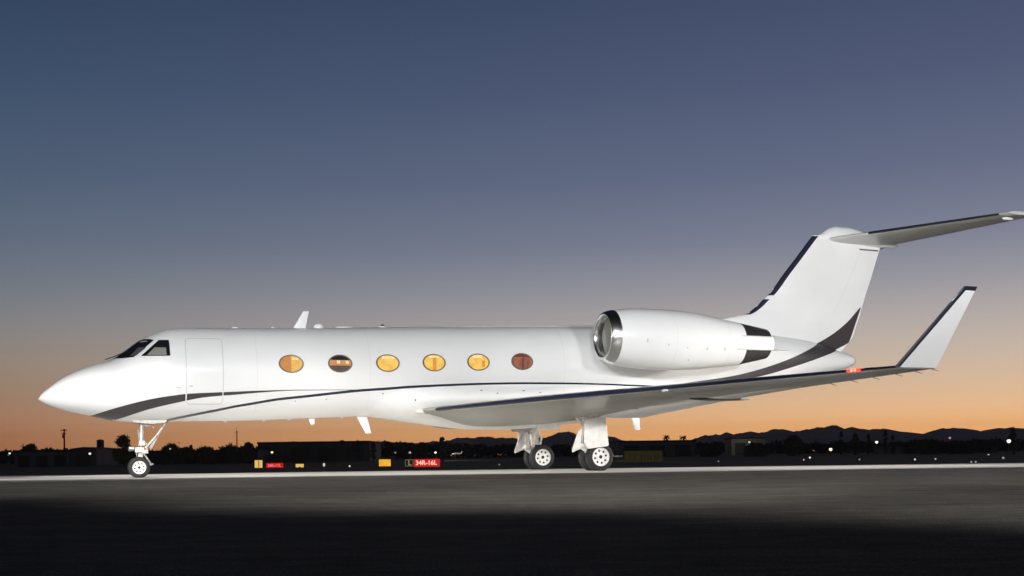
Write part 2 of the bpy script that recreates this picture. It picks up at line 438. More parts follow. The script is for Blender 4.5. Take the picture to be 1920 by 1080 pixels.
# centre panel glass over the crown
mb = MB(); rows = []
for i in range(13):
    t = i / 12; a = 1.76 + (2.37 - 1.76) * t
    pw = max(fus_p(min(a + .02, 2.4), FT(a) - .055), .1)
    rows.append([L(a, pw * (k / 6 - 1), FT(a) + .008 - .05 * abs(k / 6 - 1) ** 2) for k in range(13)])
mb.grid(rows); mb.build('windscreen', M['cockpit'], jet)
mb = MB(); patch(mb, [(2.13, 2.99), (2.27, 3.0), (2.50, 3.20), (2.33, 3.21)], .018, 8)
mb.build('windscreen_reflection', mat('reflection_grey', (.055, .052, .066), .6), cw)  # lilac-grey patch on the glass, a reflection put into the colour
mb = MB(); patch(mb, [(2.36, 3.345), (2.52, 3.35), (2.55, 3.385), (2.40, 3.39)], .018, 6)
mb.build('windscreen_highlight', M['cockpit_trim'], cw)  # pale patch painted as a highlight along the top of the glass
# wiper at the windscreen foot
mb = MB(); mb.tube([L(1.55, .12, 2.95), L(1.75, .18, 3.02), L(2.15, .42, 3.18)], .012, 6)
mb.build('wiper', M['hole'], jet)

# cabin windows
def glow(name, rgb, s, lo=.9, hi=1.1, vec=None, scale=7):
    c = lin(rgb)[:3]
    m = mat(name, (.02, .018, .015), 0.55, spec=.2, emit=c, estr=s)
    t = m.node_tree; b = t.nodes['Principled BSDF']; tc = t.nodes['Texture Coordinate']
    n = t.nodes.new('ShaderNodeTexNoise'); n.inputs['Scale'].default_value = scale
    mp = t.nodes.new('ShaderNodeMapping'); mp.inputs['Scale'].default_value = vec or (1, 1, 1)
    t.links.new(tc.outputs['Object'], mp.inputs[0]); t.links.new(mp.outputs[0], n.inputs['Vector'])
    r = t.nodes.new('ShaderNodeMapRange'); r.inputs[1].default_value = .3; r.inputs[2].default_value = .7; r.inputs[3].default_value = s * lo; r.inputs[4].default_value = s * hi
    t.links.new(n.outputs[0], r.inputs[0]); t.links.new(r.outputs[0], b.inputs['Emission Strength'])
    return m
G = dict(amber=glow('amber_glow', (240, 186, 92), .95), brown=glow('brown_curtain_glow', (208, 138, 74), .95), yellow=glow('yellow_glow', (248, 196, 92), 1.0, .8, 1.15, None, 5),
         pale=glow('pale_lamp_glow', (252, 226, 164), 1.0), navy=mat('dark_cabin_glass', lin((26, 27, 38))[:3], .5, spec=.2), umber=glow('umber_panel', (88, 70, 60), .9),
         copper=glow('copper_panel', (205, 142, 92), .95), maroon=glow('maroon_curtain_glow', (150, 88, 70), .95, .6, 1.3, (2.5, 1, .4), 9), deep=glow('deep_maroon_fold', (104, 54, 44), .9),
         orange=glow('orange_panel', (222, 150, 64), .95))
WA, WH = .318, .232
def wpatch(mb, ca, cz, u0, u1, v0, v1, off, n=14, sc_=1.0):
    """the piece of the window ellipse with v0 < v < v1 and u0 < u < u1"""
    rows = []
    v0, v1 = max(v0, -.999), min(v1, .999)
    for i in range(n + 1):
        v = v0 + (v1 - v0) * i / n; h = math.sqrt(1 - v * v)
        a0, a1 = max(u0, -h), min(u1, h)
        if a1 < a0: a0 = a1 = (a0 + a1) / 2 if abs(a0) < abs(a1) else a1
        rows.append([skin(ca + WA * sc_ * (a0 + (a1 - a0) * j / n), cz + WH * sc_ * v, off) for j in range(n + 1)])
    mb.grid(rows)
WIN = [(5.97, 2.828, 'amber', [('curtain', 'brown', -1, -.0, -1, 1), ('shade', 'pale', .05, .6, .48, .72)]),  # the pale patch is a highlight put into the colour, no window shade
       (7.22, 2.852, 'copper', [('shade', 'navy', -1, 1, .42, 1), ('sill_panel', 'umber', -1, 1, -1, -.25), ('lamp', 'pale', -.3, .0, -.02, .36), ('lamp', 'pale', .48, .75, -.02, .34)]),
       (8.47, 2.882, 'yellow', [('shade', 'pale', -.55, .6, .5, .85)]),
       (9.72, 2.912, 'yellow', [('curtain', 'orange', -.14, .2, -1, .62), ('shade', 'pale', -.5, .45, .62, .84)]),
       (10.95, 2.945, 'yellow', [('shade', 'pale', -.55, .42, .5, .88), ('curtain', 'orange', .32, .62, -.6, .2)]),
       (12.20, 2.98, 'maroon', [('curtain', 'deep', -.04, .14, -1, .45), ('shade', 'deep', -1, 1, .58, 1)])]
for ca, cz, base, extra in WIN:
    mb = MB(); rows = []
    for k in range(57):
        t = 2 * math.pi * k / 56
        rows.append([skin(ca + WA * q * math.cos(t), cz + WH * q * math.sin(t), o_) for q, o_ in ((1.0, .003), (.985, .013), (.92, .013), (.87, .0095))])
    mb.grid(rows)
    fr = mb.build('cabin_window', M['rim_metal'], jet)
    mb = MB(); wpatch(mb, ca, cz, -1, 1, -1, 1, .005, sc_=.93); mb.build('pane', G[base], fr)
    for nm, g, u0, u1, v0, v1 in extra:
        mb = MB(); wpatch(mb, ca, cz, u0, u1, v0, v1, .0085, sc_=.915); mb.build(nm, G[g], fr)

# small vents and static ports on the skin
mb = MB()
for a, z, sa, sz in ((3.23, 2.23, .10, .022), (8.37, 2.10, .035, .03), (9.22, 1.93, .03, .05), (11.03, 2.19, .06, .025), (11.47, 2.115, .05, .022), (12.24, 2.19, .06, .022), (12.71, 2.14, .06, .02), (6.9, 1.95, .03, .02), (6.1, 1.9, .03, .02)):
    mb = MB(); mb.grid([[skin(a + sa * du, z + sz * dv, .005) for du in (-.5, 0, .5)] for dv in (-.5, .5)])
    mb.build('vent', M['vent'], jet)

# belly fairing
rows = []
for i in range(101):
    a = 7.62 + 9.96 * i / 100; row = []
    zt_, zb_ = ZJ(a), bb(a) + .0005
    half = []
    for k in range(41):
        z = zt_ + (zb_ - zt_) * math.sin(math.pi / 2 * k / 40) ** .9
        half.append((fair_p(a, z) + .002, z))
    rows.append([L(a, p, z) for p, z in half] + [L(a, -p, z) for p, z in half[::-1]])
mb = MB(); mb.grid(rows)
belly = mb.build('belly_fairing', M['white'], jet, angle=60)

# ------------------------------------------------------------------ lifting surfaces
def foil(n=24, t=.12, x0=0.0, x1=1.0, low=.9):
    """closed section: points (x, z) from the trailing edge over the top to the nose and back below"""
    def th(x): return 5 * t * (.2969 * math.sqrt(x) - .126 * x - .3516 * x * x + .2843 * x ** 3 - .1015 * x ** 4)
    xs_ = [x0 + (x1 - x0) * (1 - math.cos(math.pi * i / n)) / 2 for i in range(n + 1)]
    return [(x, th(x)) for x in xs_[::-1]] + [(x, -th(x) * low) for x in xs_[1:]]
def loft(mb, secs, mi=0):
    mb.grid(secs, mi, closed=True); n = len(secs[0])
    mb.add(secs[0], [tuple(range(n))], mi); mb.add(secs[-1], [tuple(range(n))], mi)
    return mb

M['wing_shade'] = mat('shaded_wing_paint', (0.35, 0.345, 0.32), 0.4, coat=.2, noise=[(1.2, 4, .94, 1.05, (.4, 1, 1))])  # whole wing greyed: the underside's shade is put into the paint
LE_A = lambda p: 9.25 + (p - 1.3) * (16.33 - 9.25) / 10.1 if p > 1.3 else 9.25 + (1.3 - p) * .9
LE_Z = lambda p: 1.63 + (p - 1.3) * (2.125 - 1.63) / 10.1
TE_A = lambda p: 15.35 + (p - 1.3) * (17.36 - 15.35) / 10.1
TE_Z = lambda p: 1.60 + (p - 1.3) * (2.11 - 1.60) / 10.1
TC = lambda p: .088 - .006 * (p - 1.3) / 10.1
def wsec(p, side, x0=0.0, x1=1.0, n=24, t=None, dz=0):
    """wing section: the root is deep below the chord, behind a slim nose"""
    c = TE_A(p) - LE_A(p); k = max(0, min(1, (4.4 - p) / 2.9)) ** 1.3
    out = []
    pts = foil(n, t or TC(p), x0, x1, 1.0)
    for i, (x, z) in enumerate(pts):
        m = 1 - .35 * k if i <= n else .42 + k * (1.05 * min(1, x / .25) ** 2 * (3 - 2 * min(1, x / .25)))
        out.append(L(LE_A(p) + x * c, side * p, LE_Z(p) + (TE_Z(p) - LE_Z(p)) * x + z * m * c + dz))
    return out
def edge_band(mb, secf, ps, up, down, off=.004):
    """strip wrapped round a leading edge: metres of skin kept above and below the nose"""
    rows = []
    for p in ps:
        pts, nose = secf(p)
        row = []
        for j in range(-8, 9):
            d = (up if j < 0 else down) * abs(j) / 8
            k = nose; acc = 0; step = -1 if j < 0 else 1
            while acc < d and 0 < k < len(pts) - 1:
                seg = (Vector(pts[k + step]) - Vector(pts[k])).length
                if acc + seg >= d: break
                acc += seg; k += step
            q = Vector(pts[k]).lerp(Vector(pts[k + step]), (d - acc) / max((Vector(pts[k + step]) - Vector(pts[k])).length, 1e-6))
            # push outwards along the section's own normal
            t_ = (Vector(pts[min(k + 1, len(pts) - 1)]) - Vector(pts[max(k - 1, 0)])).normalized()
            o_ = q - Vector(pts[nose]).lerp(Vector(pts[0]), .30)
            o_ -= t_ * o_.dot(t_)
            q += o_.normalized() * off
            row.append(tuple(q))
        rows.append(row)
    mb.grid(rows)
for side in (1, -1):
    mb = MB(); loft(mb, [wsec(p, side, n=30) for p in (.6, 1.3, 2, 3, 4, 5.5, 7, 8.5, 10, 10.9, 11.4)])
    wing = mb.build('wing', M['wing_shade'], jet, angle=50)
    mb = MB(); edge_band(mb, lambda p: (wsec(p, side, n=60, t=TC(p)), 60), [1.75 + (11.4 - 1.75) * i / 30 for i in range(31)], .16, .085)
    mb.build('leading_edge', M['boot'], wing)
    mb = MB(); edge_band(mb, lambda p: (wsec(p, side, n=60, t=TC(p)), 60), [2.1 + (11.4 - 2.1) * i / 30 for i in range(31)], .20, .125, off=.0025)
    mb.build('leading_edge_sheen', M['chrome'], wing)  # polished strip added for the light reflection lines beside the boot
    # flap, slightly lowered
    mb = MB(); secs = []
    for p in (1.75, 4, 6, 8.2):
        c = TE_A(p) - LE_A(p); fc = .24 * c; a0 = LE_A(p) + .77 * c; z0 = LE_Z(p) + (TE_Z(p) - LE_Z(p)) * .77 - .022 * c * (8.4 - p) / 6.65
        dn = math.tan(R(3 * (8.2 - p) / 6.4))
        secs.append([L(a0 + x * fc, side * p, z0 + z * fc * .9 - dn * x * fc + .01) for x, z in foil(12, .09)])
    loft(mb, secs); mb.build('flap', M['white'], wing)
    # flap track fairings
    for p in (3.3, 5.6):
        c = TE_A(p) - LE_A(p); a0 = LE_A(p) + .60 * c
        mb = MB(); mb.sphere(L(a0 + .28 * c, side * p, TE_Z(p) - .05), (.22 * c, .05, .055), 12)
        mb.build('flap_fairing', M['wing_shade'], wing)
    # static wicks along the outer trailing edge
    for p in (8.6, 9.2, 9.8, 10.4, 10.9, 11.3):
        mb = MB(); mb.tube([L(TE_A(p) - .02, side * p, TE_Z(p)), L(TE_A(p) + .16, side * (p + .01), TE_Z(p) - .045)], [.008, .004], 5)
        mb.build('static_wick', M['hole'], wing)
    # winglet: canted panel standing on the tip
    WL = [(11.40, 2.12, 16.33, 17.36, .07), (11.50, 2.45, 16.604, 17.49, .07), (11.88, 3.72, 17.66, 17.99, .08)]
    def winsec(i_, side=side):
        p_, z_, a0, a1, t_ = i_
        return [L(a0 + x * (a1 - a0), side * (p_ + z * (a1 - a0)), z_) for x, z in foil(24, t_)]
    def wl_at(s):
        if s < .2:
            u = s / .2; A, B = WL[0], WL[1]
        else:
            u = (s - .2) / .8; A, B = WL[1], WL[2]
        return tuple(A[k] + (B[k] - A[k]) * u for k in range(5))
    mb = MB(); loft(mb, [winsec(wl_at(i / 20)) for i in range(21)])
    wl = mb.build('winglet', M['white'], jet, angle=50)
    mb = MB(); edge_band(mb, lambda s: (winsec(wl_at(s)), 24), [i / 20 for i in range(21)], .115, .115, off=.006)
    # the dark cap on the winglet tip
    q0, q1 = wl_at(.955), wl_at(1.0)
    def grow(q, g): return (q[0], q[1], q[2] - g * .4, q[3] + g, q[4] * 1.25)
    loft(mb, [winsec(grow(q0, .012)), winsec(grow((q1[0] + .003, q1[1] + .012, q1[2], q1[3], q1[4]), .012))])
    mb.build('leading_edge', M['boot'], wl)

# navigation light in the port wing's leading edge
red = mat('red_nav_lens', (0.5, .03, .02), .2, emit=(1, .10, .06), estr=1.1)
mb = MB(); edge_band(mb, lambda p: (wsec(p, 1, n=60), 60), [10.60 + .24 * i / 4 for i in range(5)], .10, .07, off=.012)
mb.build('nav_light', red, jet)
mb = MB(); edge_band(mb, lambda p: (wsec(p, 1, n=60), 60), [10.88 + .16 * i / 4 for i in range(5)], .09, .07, off=.011)
mb.build('nav_light_lens', M['chrome'], jet)
glint = mat('red_bulb', (1, .5, .4), .3, emit=(1, .34, .24), estr=1.0)
for p in (10.69, 10.75):
    mb = MB(); mb.sphere(L(LE_A(p) - .015, p, LE_Z(p) + .005), .03, 6); mb.build('nav_bulb', glint, jet)
# landing light set in the wing root
mb = MB(); mb.sphere(L(9.30, 1.34, 1.625), (.16, .07, .055), 10)
mb.build('landing_light', mat('landing_lens', (.75, .74, .66), .12, coat=.8), jet)
mb = MB(); mb.sphere(L(13.36, 7.2, 1.86), (.05, .16, .035), 8); mb.build('wing_light', M['white'], jet)

# fin
FS = [(3.55, 18.6, 23.3, .40), (4.0, 19.0, 23.75, .36), (4.45, 19.05, 23.93, .30), (4.62, 19.86, 24.0, .28), (4.83, 20.22, 24.07, .27), (5.1, 20.53, 24.17, .27), (5.24, 20.70, 24.22, .27), (5.9, 21.26, 24.48, .26), (6.5, 21.78, 24.70, .25), (6.95, 22.16, 24.87, .25), (7.14, 22.33, 24.94, .25)]
fz = [q[0] for q in FS]
f_le = pchip(fz, [3.55 and q[1] for q in FS]); f_te = pchip(fz, [q[2] for q in FS]); f_th = pchip(fz, [q[3] for q in FS])
def fin_half(a, z):
    c = f_te(z) - f_le(z); x = (a - f_le(z)) / c
    if not 0 < x < 1: return 0.0
    t = f_th(z)
    return 5 * t * (.2969 * math.sqrt(x) - .126 * x - .3516 * x * x + .2843 * x ** 3 - .1036 * x ** 4)
def fsec(z, n=30):
    a0, c, t = f_le(z), f_te(z) - f_le(z), f_th(z)
    return [L(a0 + x * c, y * t, z) for x, y in foil(n, 1.0)]
def fsec_sym(z, n=30):
    s = fsec(z, n); h = len(s) // 2
    return s[:h + 1] + [(q[0], -q[1], q[2]) for q in s[:h][::-1]]
mb = MB(); loft(mb, [fsec_sym(z) for z in (3.55, 3.8, 4.0, 4.2, 4.36, 4.45, 4.53, 4.62, 4.72, 4.83, 4.96, 5.1, 5.24, 5.5, 5.9, 6.5, 6.95, 7.14)])
fin = mb.build('fin', M['white'], jet, angle=50)
mb = MB()
for z0, z1 in ((4.60, 5.10), (5.22, 7.12)):
    edge_band(mb, lambda z: (fsec_sym(z, 60), 60), [z0 + (z1 - z0) * i / 30 for i in range(31)], .20, .20)
mb.build('leading_edge', M['boot'], fin)
# rudder hinge line
mb = MB()
rows = []
for i in range(25):
    z = 4.75 + 1.95 * i / 24; a = f_le(z) + (f_te(z) - f_le(z)) * .74
    rows.append([L(a + d, fin_half(a + d, z) + .003, z) for d in (-.006, .006)])
mb.grid(rows); mb.build('rudder_hinge', M['grey_paint'], fin)
mb = MB(); mb.grid([[L(a, fin_half(a, z) + .003, z) for a in (24.0, 24.2, 24.4, 24.6, 24.76)] for z in (6.755, 6.80)])
mb.build('rudder_top_gap', M['vent'], fin)
# the wide charcoal sweep over the tail
TU2 = [(16.67,2.375),(17.57,2.50),(18.88,2.68),(20.08,2.95),(21.02,3.24),(22.01,3.63),(22.88,4.04),(23.5,4.45),(23.98,4.90),(24.1,5.02)]
TL2 = [(16.69,2.355),(17.61,2.41),(18.93,2.55),(19.95,2.70),(21.05,2.97),(21.93,3.22),(22.38,3.36),(22.88,3.52),(23.62,3.84)]
tu2, tl2 = poly(TU2), poly(TL2)
def tail_skin(a, z, off, side=1):
    pf_, pz = fus_p(a, z), fin_half(a, z)
    if pz > pf_: return L(a, pz + off, z)
    return skin(a, z, off)
mb = MB(); rows = []
for i in range(161):
    a = 16.69 + (24.06 - 16.69) * i / 160
    zl = tl2(a) if a <= 23.62 else 3.84 + (a - 23.62) * (4.92 - 3.84) / (24.07 - 23.62) + .01
    zh = max(tu2(a), zl + .002)
    row = []
    for j in range(25):
        z = zl + (zh - zl) * j / 24
        # stay on the rudder
        aa_ = min(a, f_te(z) - .004) if z > 3.84 else a
        row.append(tail_skin(aa_, z, .006))
    rows.append(row)
mb.grid(rows)
st3 = mb.build('stripe', M['stripe'], jet); st3['label'] = 'wide charcoal stripe sweeping up over the tail and rudder'

# tailplane on top of the fin
def tsec(p, side, n=26):
    u = (abs(p)) / 4.87
    a0, a1 = 22.75 + 2.70 * u, 25.3 + 1.35 * u
    z0, z1 = 7.04 + .03 * u, 6.99 + .09 * u
    t = .088 - .006 * u
    return [L(a0 + x * (a1 - a0), side * p, z0 + (z1 - z0) * x + z * (a1 - a0)) for x, z in foil(n, t)]
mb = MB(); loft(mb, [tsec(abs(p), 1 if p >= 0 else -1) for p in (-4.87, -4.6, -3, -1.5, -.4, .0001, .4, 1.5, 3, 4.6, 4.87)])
tail = mb.build('tailplane', mat('shaded_tailplane_paint', (.56, .56, .54), .38, coat=.25), jet, angle=50)  # greyed to darken the underside, its shade put into the colour
for side in (1, -1):
    mb = MB(); edge_band(mb, lambda p: (tsec(p, side, 60), 60), [1.25 + (4.62 - 1.25) * i / 16 for i in range(17)], .10, .06)
    mb.build('leading_edge', M['boot'], tail)
    mb = MB(); mb.sphere(L(25.62, side * 4.62, 6.955), (.20, .05, .045), 8); mb.build('tip_fairing', M['white'], tail)
    # elevator gap below
    mb = MB(); rows = []
    for i in range(17):
        p = .8 + 3.7 * i / 16; s_ = tsec(p, side, 60); k = 60 + 38
        q = Vector(s_[k]); rows.append([(q[0] - .012, q[1], q[2] - .004), (q[0] + .012, q[1], q[2] - .004)])
    mb.grid(rows); mb.build('elevator_gap', M['seam'], tail)
# bullet fairing
BU = [(22.34, 7.03, .02, .03, .03), (22.46, 7.06, .08, .07, .08), (22.62, 7.09, .13, .12, .12), (22.78, 7.10, .16, .22, .14), (22.95, 7.10, .18, .305, .16), (23.2, 7.10, .20, .36, .17), (23.6, 7.10, .21, .355, .18), (24.0, 7.08, .20, .31, .18), (24.5, 7.04, .18, .20, .16), (25.0, 6.99, .14, .11, .11), (25.35, 6.965, .08, .06, .06), (25.52, 6.96, .02, .015, .015)]
qa = [q[0] for q in BU]; q1, q2, q3, q4 = (pchip(qa, [q[k] for q in BU]) for k in (1, 2, 3, 4))
rows = []
for i in range(60):
    a = 22.28 + (25.52 - 22.28) * i / 59
    rows.append([L(a, q2(a) * math.cos(t), q1(a) + (q3(a) if math.sin(t) > 0 else q4(a)) * math.sin(t)) for t in [2 * math.pi * k / 32 for k in range(32)]])
mb = MB(); mb.grid(rows, closed=True); mb.build('bullet_fairing', M['white'], jet, angle=60)

# ------------------------------------------------------------------ engines
def engine(side):
    P0 = 2.30
    NC = [(14.08, .60, 3.60), (14.33, .715, 3.585), (14.7, .775, 3.57), (15.3, .815, 3.555), (16.05, .822, 3.535), (16.7, .79, 3.52), (17.4, .70, 3.50), (18.17, .595, 3.475), (18.6, .515, 3.48), (19.1, .42, 3.49)]
    na = [q[0] for q in NC]; nr, nz = pchip(na, [q[1] for q in NC]), pchip(na, [q[2] for q in NC])
    def ring(a, r, n=56): return [L(a, side * (P0 + r * math.cos(2 * math.pi * k / n)), nz(a) + r * math.sin(2 * math.pi * k / n)) for k in range(n)]
    mb = MB(); mb.grid([ring(a, nr(a)) for a in [14.33 + (18.17 - 14.33) * i / 40 for i in range(41)]], closed=True)
    nac = mb.build('engine_nacelle', M['white'], jet, angle=60)
    # polished inlet lip
    lip = [(14.345, .718), (14.30, .712), (14.22, .690), (14.14, .655), (14.09, .618), (14.075, .592), (14.085, .566), (14.12, .545), (14.20, .530), (14.32, .522)]
    mb = MB(); mb.grid([ring(a, r) for a, r in lip], closed=True); mb.build('intake_ring', M['chrome'], nac, angle=60)
    mb = MB(); mb.grid([ring(a, r) for a, r in ((14.31, .523), (14.5, .535), (14.8, .555), (14.95, .56))], closed=True); mb.build('intake_duct', M['barrel'], nac)
    mb = MB()
    mb.grid([ring(14.93, r) for r in (.56, .15)], closed=True)
    c = Vector(L(14.9, side * P0, nz(14.9)))
    for k in range(28):
        t0 = 2 * math.pi * k / 28; pts = []
        for rr_, sw in ((.14, 0), (.32, .05), (.55, .12)):
            for da, dt in ((-.10, -.02), (.0, .07)):
                t = t0 + sw + dt * 2.0
                pts.append(L(14.88 + da, side * (P0 + rr_ * math.cos(t)), nz(14.9) + rr_ * math.sin(t)))
        mb.add(pts, [(0, 1, 3, 2), (2, 3, 5, 4)])
    mb.build('fan', M['fan'], nac, recalc=False)
    mb = MB(); mb.lathe([(-.28, .004), (-.24, .05), (-.16, .10), (-.05, .14), (0, .15)], tuple(c), 'x', 24); mb.build('spinner', M['fan'], nac)
    mb = MB(); prof = [(a, nr(a) - .004) for a in [18.16 + (19.08 - 18.16) * i / 10 for i in range(11)]]
    mb.grid([ring(a, r) for a, r in prof] + [ring(19.09, .40), ring(18.9, .385), ring(18.4, .40)], closed=True)
    mb.add(ring(18.4, .40), [tuple(range(56))])
    mb.build('exhaust', M['exhaust'], nac)
    # thrust reverser arm along the side of the exhaust
    mb = MB(); rows = []
    for i in range(13):
        a = 17.75 + (19.13 - 17.75) * i / 12; r = max(nr(a), .42) + (-.012 + .036 * min(1, max(0, (a - 17.75) / .5)))
        hw = .36 if a < 18.6 else .36 - .05 * math.sin((a - 18.6) / .5 * math.pi)
        hw = .20 / r * 1.0
        rows.append([L(a, side * (P0 + r * math.cos(t)), nz(a) - .02 + r * math.sin(t)) for t in [hw * (2 * k / 8 - 1) for k in range(9)]])
    mb.grid(rows); 
    o = mb.build('thrust_reverser', M['white'], nac)
    so = o.modifiers.new('thickness', 'SOLIDIFY'); so.thickness = .024; so.offset = -1
    # latches
    mb = MB()
    for a, dz, sz in ((15.03, -.13, .10), (15.65, -.22, .06), (16.22, -.27, .04), (16.85, -.27, .07), (17.43, -.24, .10), (16.35, -.58, .05)):
        r = nr(a) + .003; t = math.asin(dz / r)
        mb = MB(); mb.grid([[L(a + du, side * (P0 + r * math.cos(t + dv)), nz(a) + r * math.sin(t + dv)) for du in (-.016, .016)] for dv in (-sz / r / 2, 0, sz / r / 2)])
        mb.build('latch', M['seam'], nac)
    # nacelle seams
    mb = MB()
    for a in (15.9, 17.62):
        mb = MB(); mb.grid([ring(a - .004, nr(a) + .0015), ring(a + .004, nr(a) + .0015)], closed=True)
        mb.build('seam', M['grey_paint'], nac)
    # pylon
    mb = MB(); secs = []
    for p, ln in ((.35, 6.6), (.75, 5.9), (1.2, 4.9), (1.75, 3.6)):
        secs.append([L(14.9 + x * ln, side * p, 3.5 + z * 3.4) for x, z in foil(20, .09)])
    loft(mb, secs); mb.build('engine_pylon', M['white'], jet)
for s in (1, -1): engine(s)

# ------------------------------------------------------------------ landing gear
def wheel(c, r, wd, rim_r, holes, face):
    """rim mesh with the tyre as its child; the axle runs across the aircraft"""
    mb = MB(); a, p, z = c; y = -p
    for s in (1, -1):
        prof = [(.5 * wd * s * .80, rim_r * 1.06), (.5 * wd * s * .84, rim_r * .98), (.5 * wd * s * .66, rim_r * .86), (.5 * wd * s * .66, rim_r * .42), (.5 * wd * s * .80, rim_r * .36), (.5 * wd * s * .80, .001)]
        mb.lathe(prof, (a, y, z), 'y', 40)
        yh_ = y + .5 * wd * s * .66 + .004 * s
        for k in range(holes):
            t = 2 * math.pi * k / holes + .2; cx, cz = a + rim_r * .66 * math.cos(t), z + rim_r * .66 * math.sin(t); hr = rim_r * .125
            ring_ = [(cx + hr * math.cos(q), yh_, cz + hr * math.sin(q)) for q in [2 * math.pi * i / 12 for i in range(12)]]
            mb.add(ring_, [tuple(range(12))], 1)
        ring_ = [(a + rim_r * .2 * math.cos(q), y + .5 * wd * s * .80 + .004 * s, z + rim_r * .2 * math.sin(q)) for q in [2 * math.pi * i / 12 for i in range(12)]]
        mb.add(ring_, [tuple(range(12))], 1)
    rim = mb.build('wheel', [M['white_gear'], M['hole']], jet)
    mb = MB(); prof = []
    for i in range(25):
        t = math.pi * i / 24; e = .62
        cs, sn = math.cos(t), math.sin(t)
        prof.append((-.5 * wd * math.copysign(abs(cs) ** e, cs), rim_r + (r - rim_r) * sn ** e))
    mb.lathe(prof, (a, y, z), 'y', 56)
    # tread grooves
    ob = mb.build('tyre', M['black'], rim)
    for v in ob.data.vertices:
        if v.co.z < .004: v.co.z = .004
    return rim
MG = 13.93
for side in (1, -1):
    for dp in (.24, -.24): wheel((MG, side * 2.085 + dp, .374), .384, .235, .247, 8, side)
    mb = MB()
    P = side * 2.085
    mb.tube([L(13.72, P, 1.78), L(13.74, P, .92)], .085, 16); mb.tube([L(13.74, P, .95), L(13.75, P, .60)], .055, 16)
    mb.tube([L(13.66, P, .56), L(13.93, P, .37)], .075, 14); mb.tube([L(13.93, P - .30, .374), L(13.93, P + .30, .374)], .05, 14)
    mb.tube([L(13.45, P, .70), L(13.68, P, .56)], [.07, .08], 12)
    mb.tube([L(13.90, P + .02, .45), L(14.02, P, .95), L(13.82, P, 1.30)], .035, 10)
    mb.tube([L(13.70, P, 1.0), L(13.72, P - side * .9, 1.62)], .04, 10)
    mb.tube([L(13.60, P - side * .05, 1.25), L(13.25, P - side * .1, 1.6)], .035, 10)
    mb.tube([L(13.78, P + side * .10, 1.5), L(13.70, P + side * .11, .75)], .014, 6); mb.tube([L(13.60, P + side * .06, 1.4), L(13.52, P + side * .06, .8), L(13.62, P, .55)], .014, 6)
    mb.box(L(13.74, P, 1.18), (.24, .22, .22)); mb.box(L(13.55, P, .68), (.16, .20, .12))
    mb.box(L(13.73, P, 1.55), (.42, .34, .30))
    leg = mb.build('main_gear_leg', M['white_gear'], jet, bevel=.012)
    # brake line    mb = MB(); mb.tube([L(13.66, P + .09, 1.3), L(13.60, P + .10, .9), L(13.72, P + .12, .6), L(13.86, P + .14, .42)], .012, 6); mb.build('brake_hose', M['hole'], leg)
    for nm, q, th_ in (('gear_door', [(13.45, 1.37), (14.05, 1.43), (14.10, .95), (14.13, .68), (14.09, .655), (13.55, .59), (13.50, .60), (13.405, .78), (13.42, 1.0)], .03), ('upper_gear_door', [(13.38, 1.80), (14.10, 1.85), (14.04, 1.52), (13.45, 1.44)], .03)):
        mb = MB(); dp = .40 if nm == 'gear_door' else .58
        mb.plate([L(a, side * (2.085 + dp), z) for a, z in q], (0, -side * th_, 0))
        o = mb.build(nm, M['white_gear'] if nm == 'gear_door' else M['grey_paint'], leg, smooth=False, bevel=.012)
    for za, zb in ((1.2, 1.15), (.8, .85)):
        mb = MB(); mb.tube([L(13.65, P + side * .02, za), L(13.75, P + side * .39, zb)], .02, 8); mb.build('door_link', M['white_gear'], leg)
    # forward spat beside the wheels
    mb = MB(); mb.plate([L(13.22, P + side * .12, .50), L(13.46, P + side * .12, .60), L(13.50, P + side * .12, 1.18), L(13.38, P + side * .12, 1.05), L(13.20, P + side * .12, .56)], (0, .05, 0))
    mb.build('spat', M['white_gear'], leg, smooth=False, bevel=.01)
    # inner door hanging from the belly
    mb = MB(); mb.plate([L(12.6, side * 1.12, 1.28), L(13.35, side * 1.12, 1.30), L(13.30, side * 1.02, 1.14), L(12.7, side * 1.02, 1.12)], (0, -side * .03, 0))
    mb.build('inner_gear_door', M['white_gear'], jet, smooth=False, bevel=.008)

for dp in (.155, -.155): wheel((2.32, dp, .262), .268, .165, .165, 8, 1)
mb = MB()
mb.tube([L(2.41, 0, 1.45), L(2.38, 0, .80)], .065, 16); mb.tube([L(2.38, 0, .82), L(2.33, 0, .40)], .045, 14); mb.tube([L(2.33, 0, .42), L(2.32, 0, .262)], .04, 12)
mb.tube([L(2.32, -.2, .262), L(2.32, .2, .262)], .032, 12)
mb.tube([L(2.48, .10, .74), L(2.80, .13, 1.12), L(3.00, .16, 1.42)], [.028, .032, .034], 10); mb.tube([L(2.60, -.10, .74), L(2.98, -.16, 1.38)], .028, 10)
mb.tube([L(2.60, .06, .70), L(2.94, .10, 1.33)], .018, 8)
mb.tube([L(2.42, 0, .60), L(2.48, 0, .55), L(2.62, .0, .32)], [.03, .024, .026], 10); mb.tube([L(2.56, .05, .32), L(2.66, -.05, .34)], .025, 8)
mb.tube([L(2.40, .04, .98), L(2.56, .04, .80), L(2.44, .04, .58)], .022, 8)
mb.tube([L(2.36, .05, 1.34), L(2.52, .06, 1.30), L(2.66, .07, 1.335), L(2.68, .07, 1.24)], .02, 8)
mb.tube([L(2.30, .07, 1.2), L(2.34, .08, .9), L(2.26, .09, .6), L(2.32, .1, .4)], .010, 6)
mb.box(L(2.34, 0, .70), (.22, .22, .13)); mb.box(L(2.40, 0, .86), (.16, .18, .10)); mb.box(L(2.47, .02, .66), (.15, .16, .10)); mb.box(L(2.36, 0, .56), (.11, .14, .12))
M['nose_gear'] = mat('nose_gear_paint', (0.50, 0.49, 0.47), 0.35, metal=.25, noise=[(14, 4, 0.7, 1.1, None)])
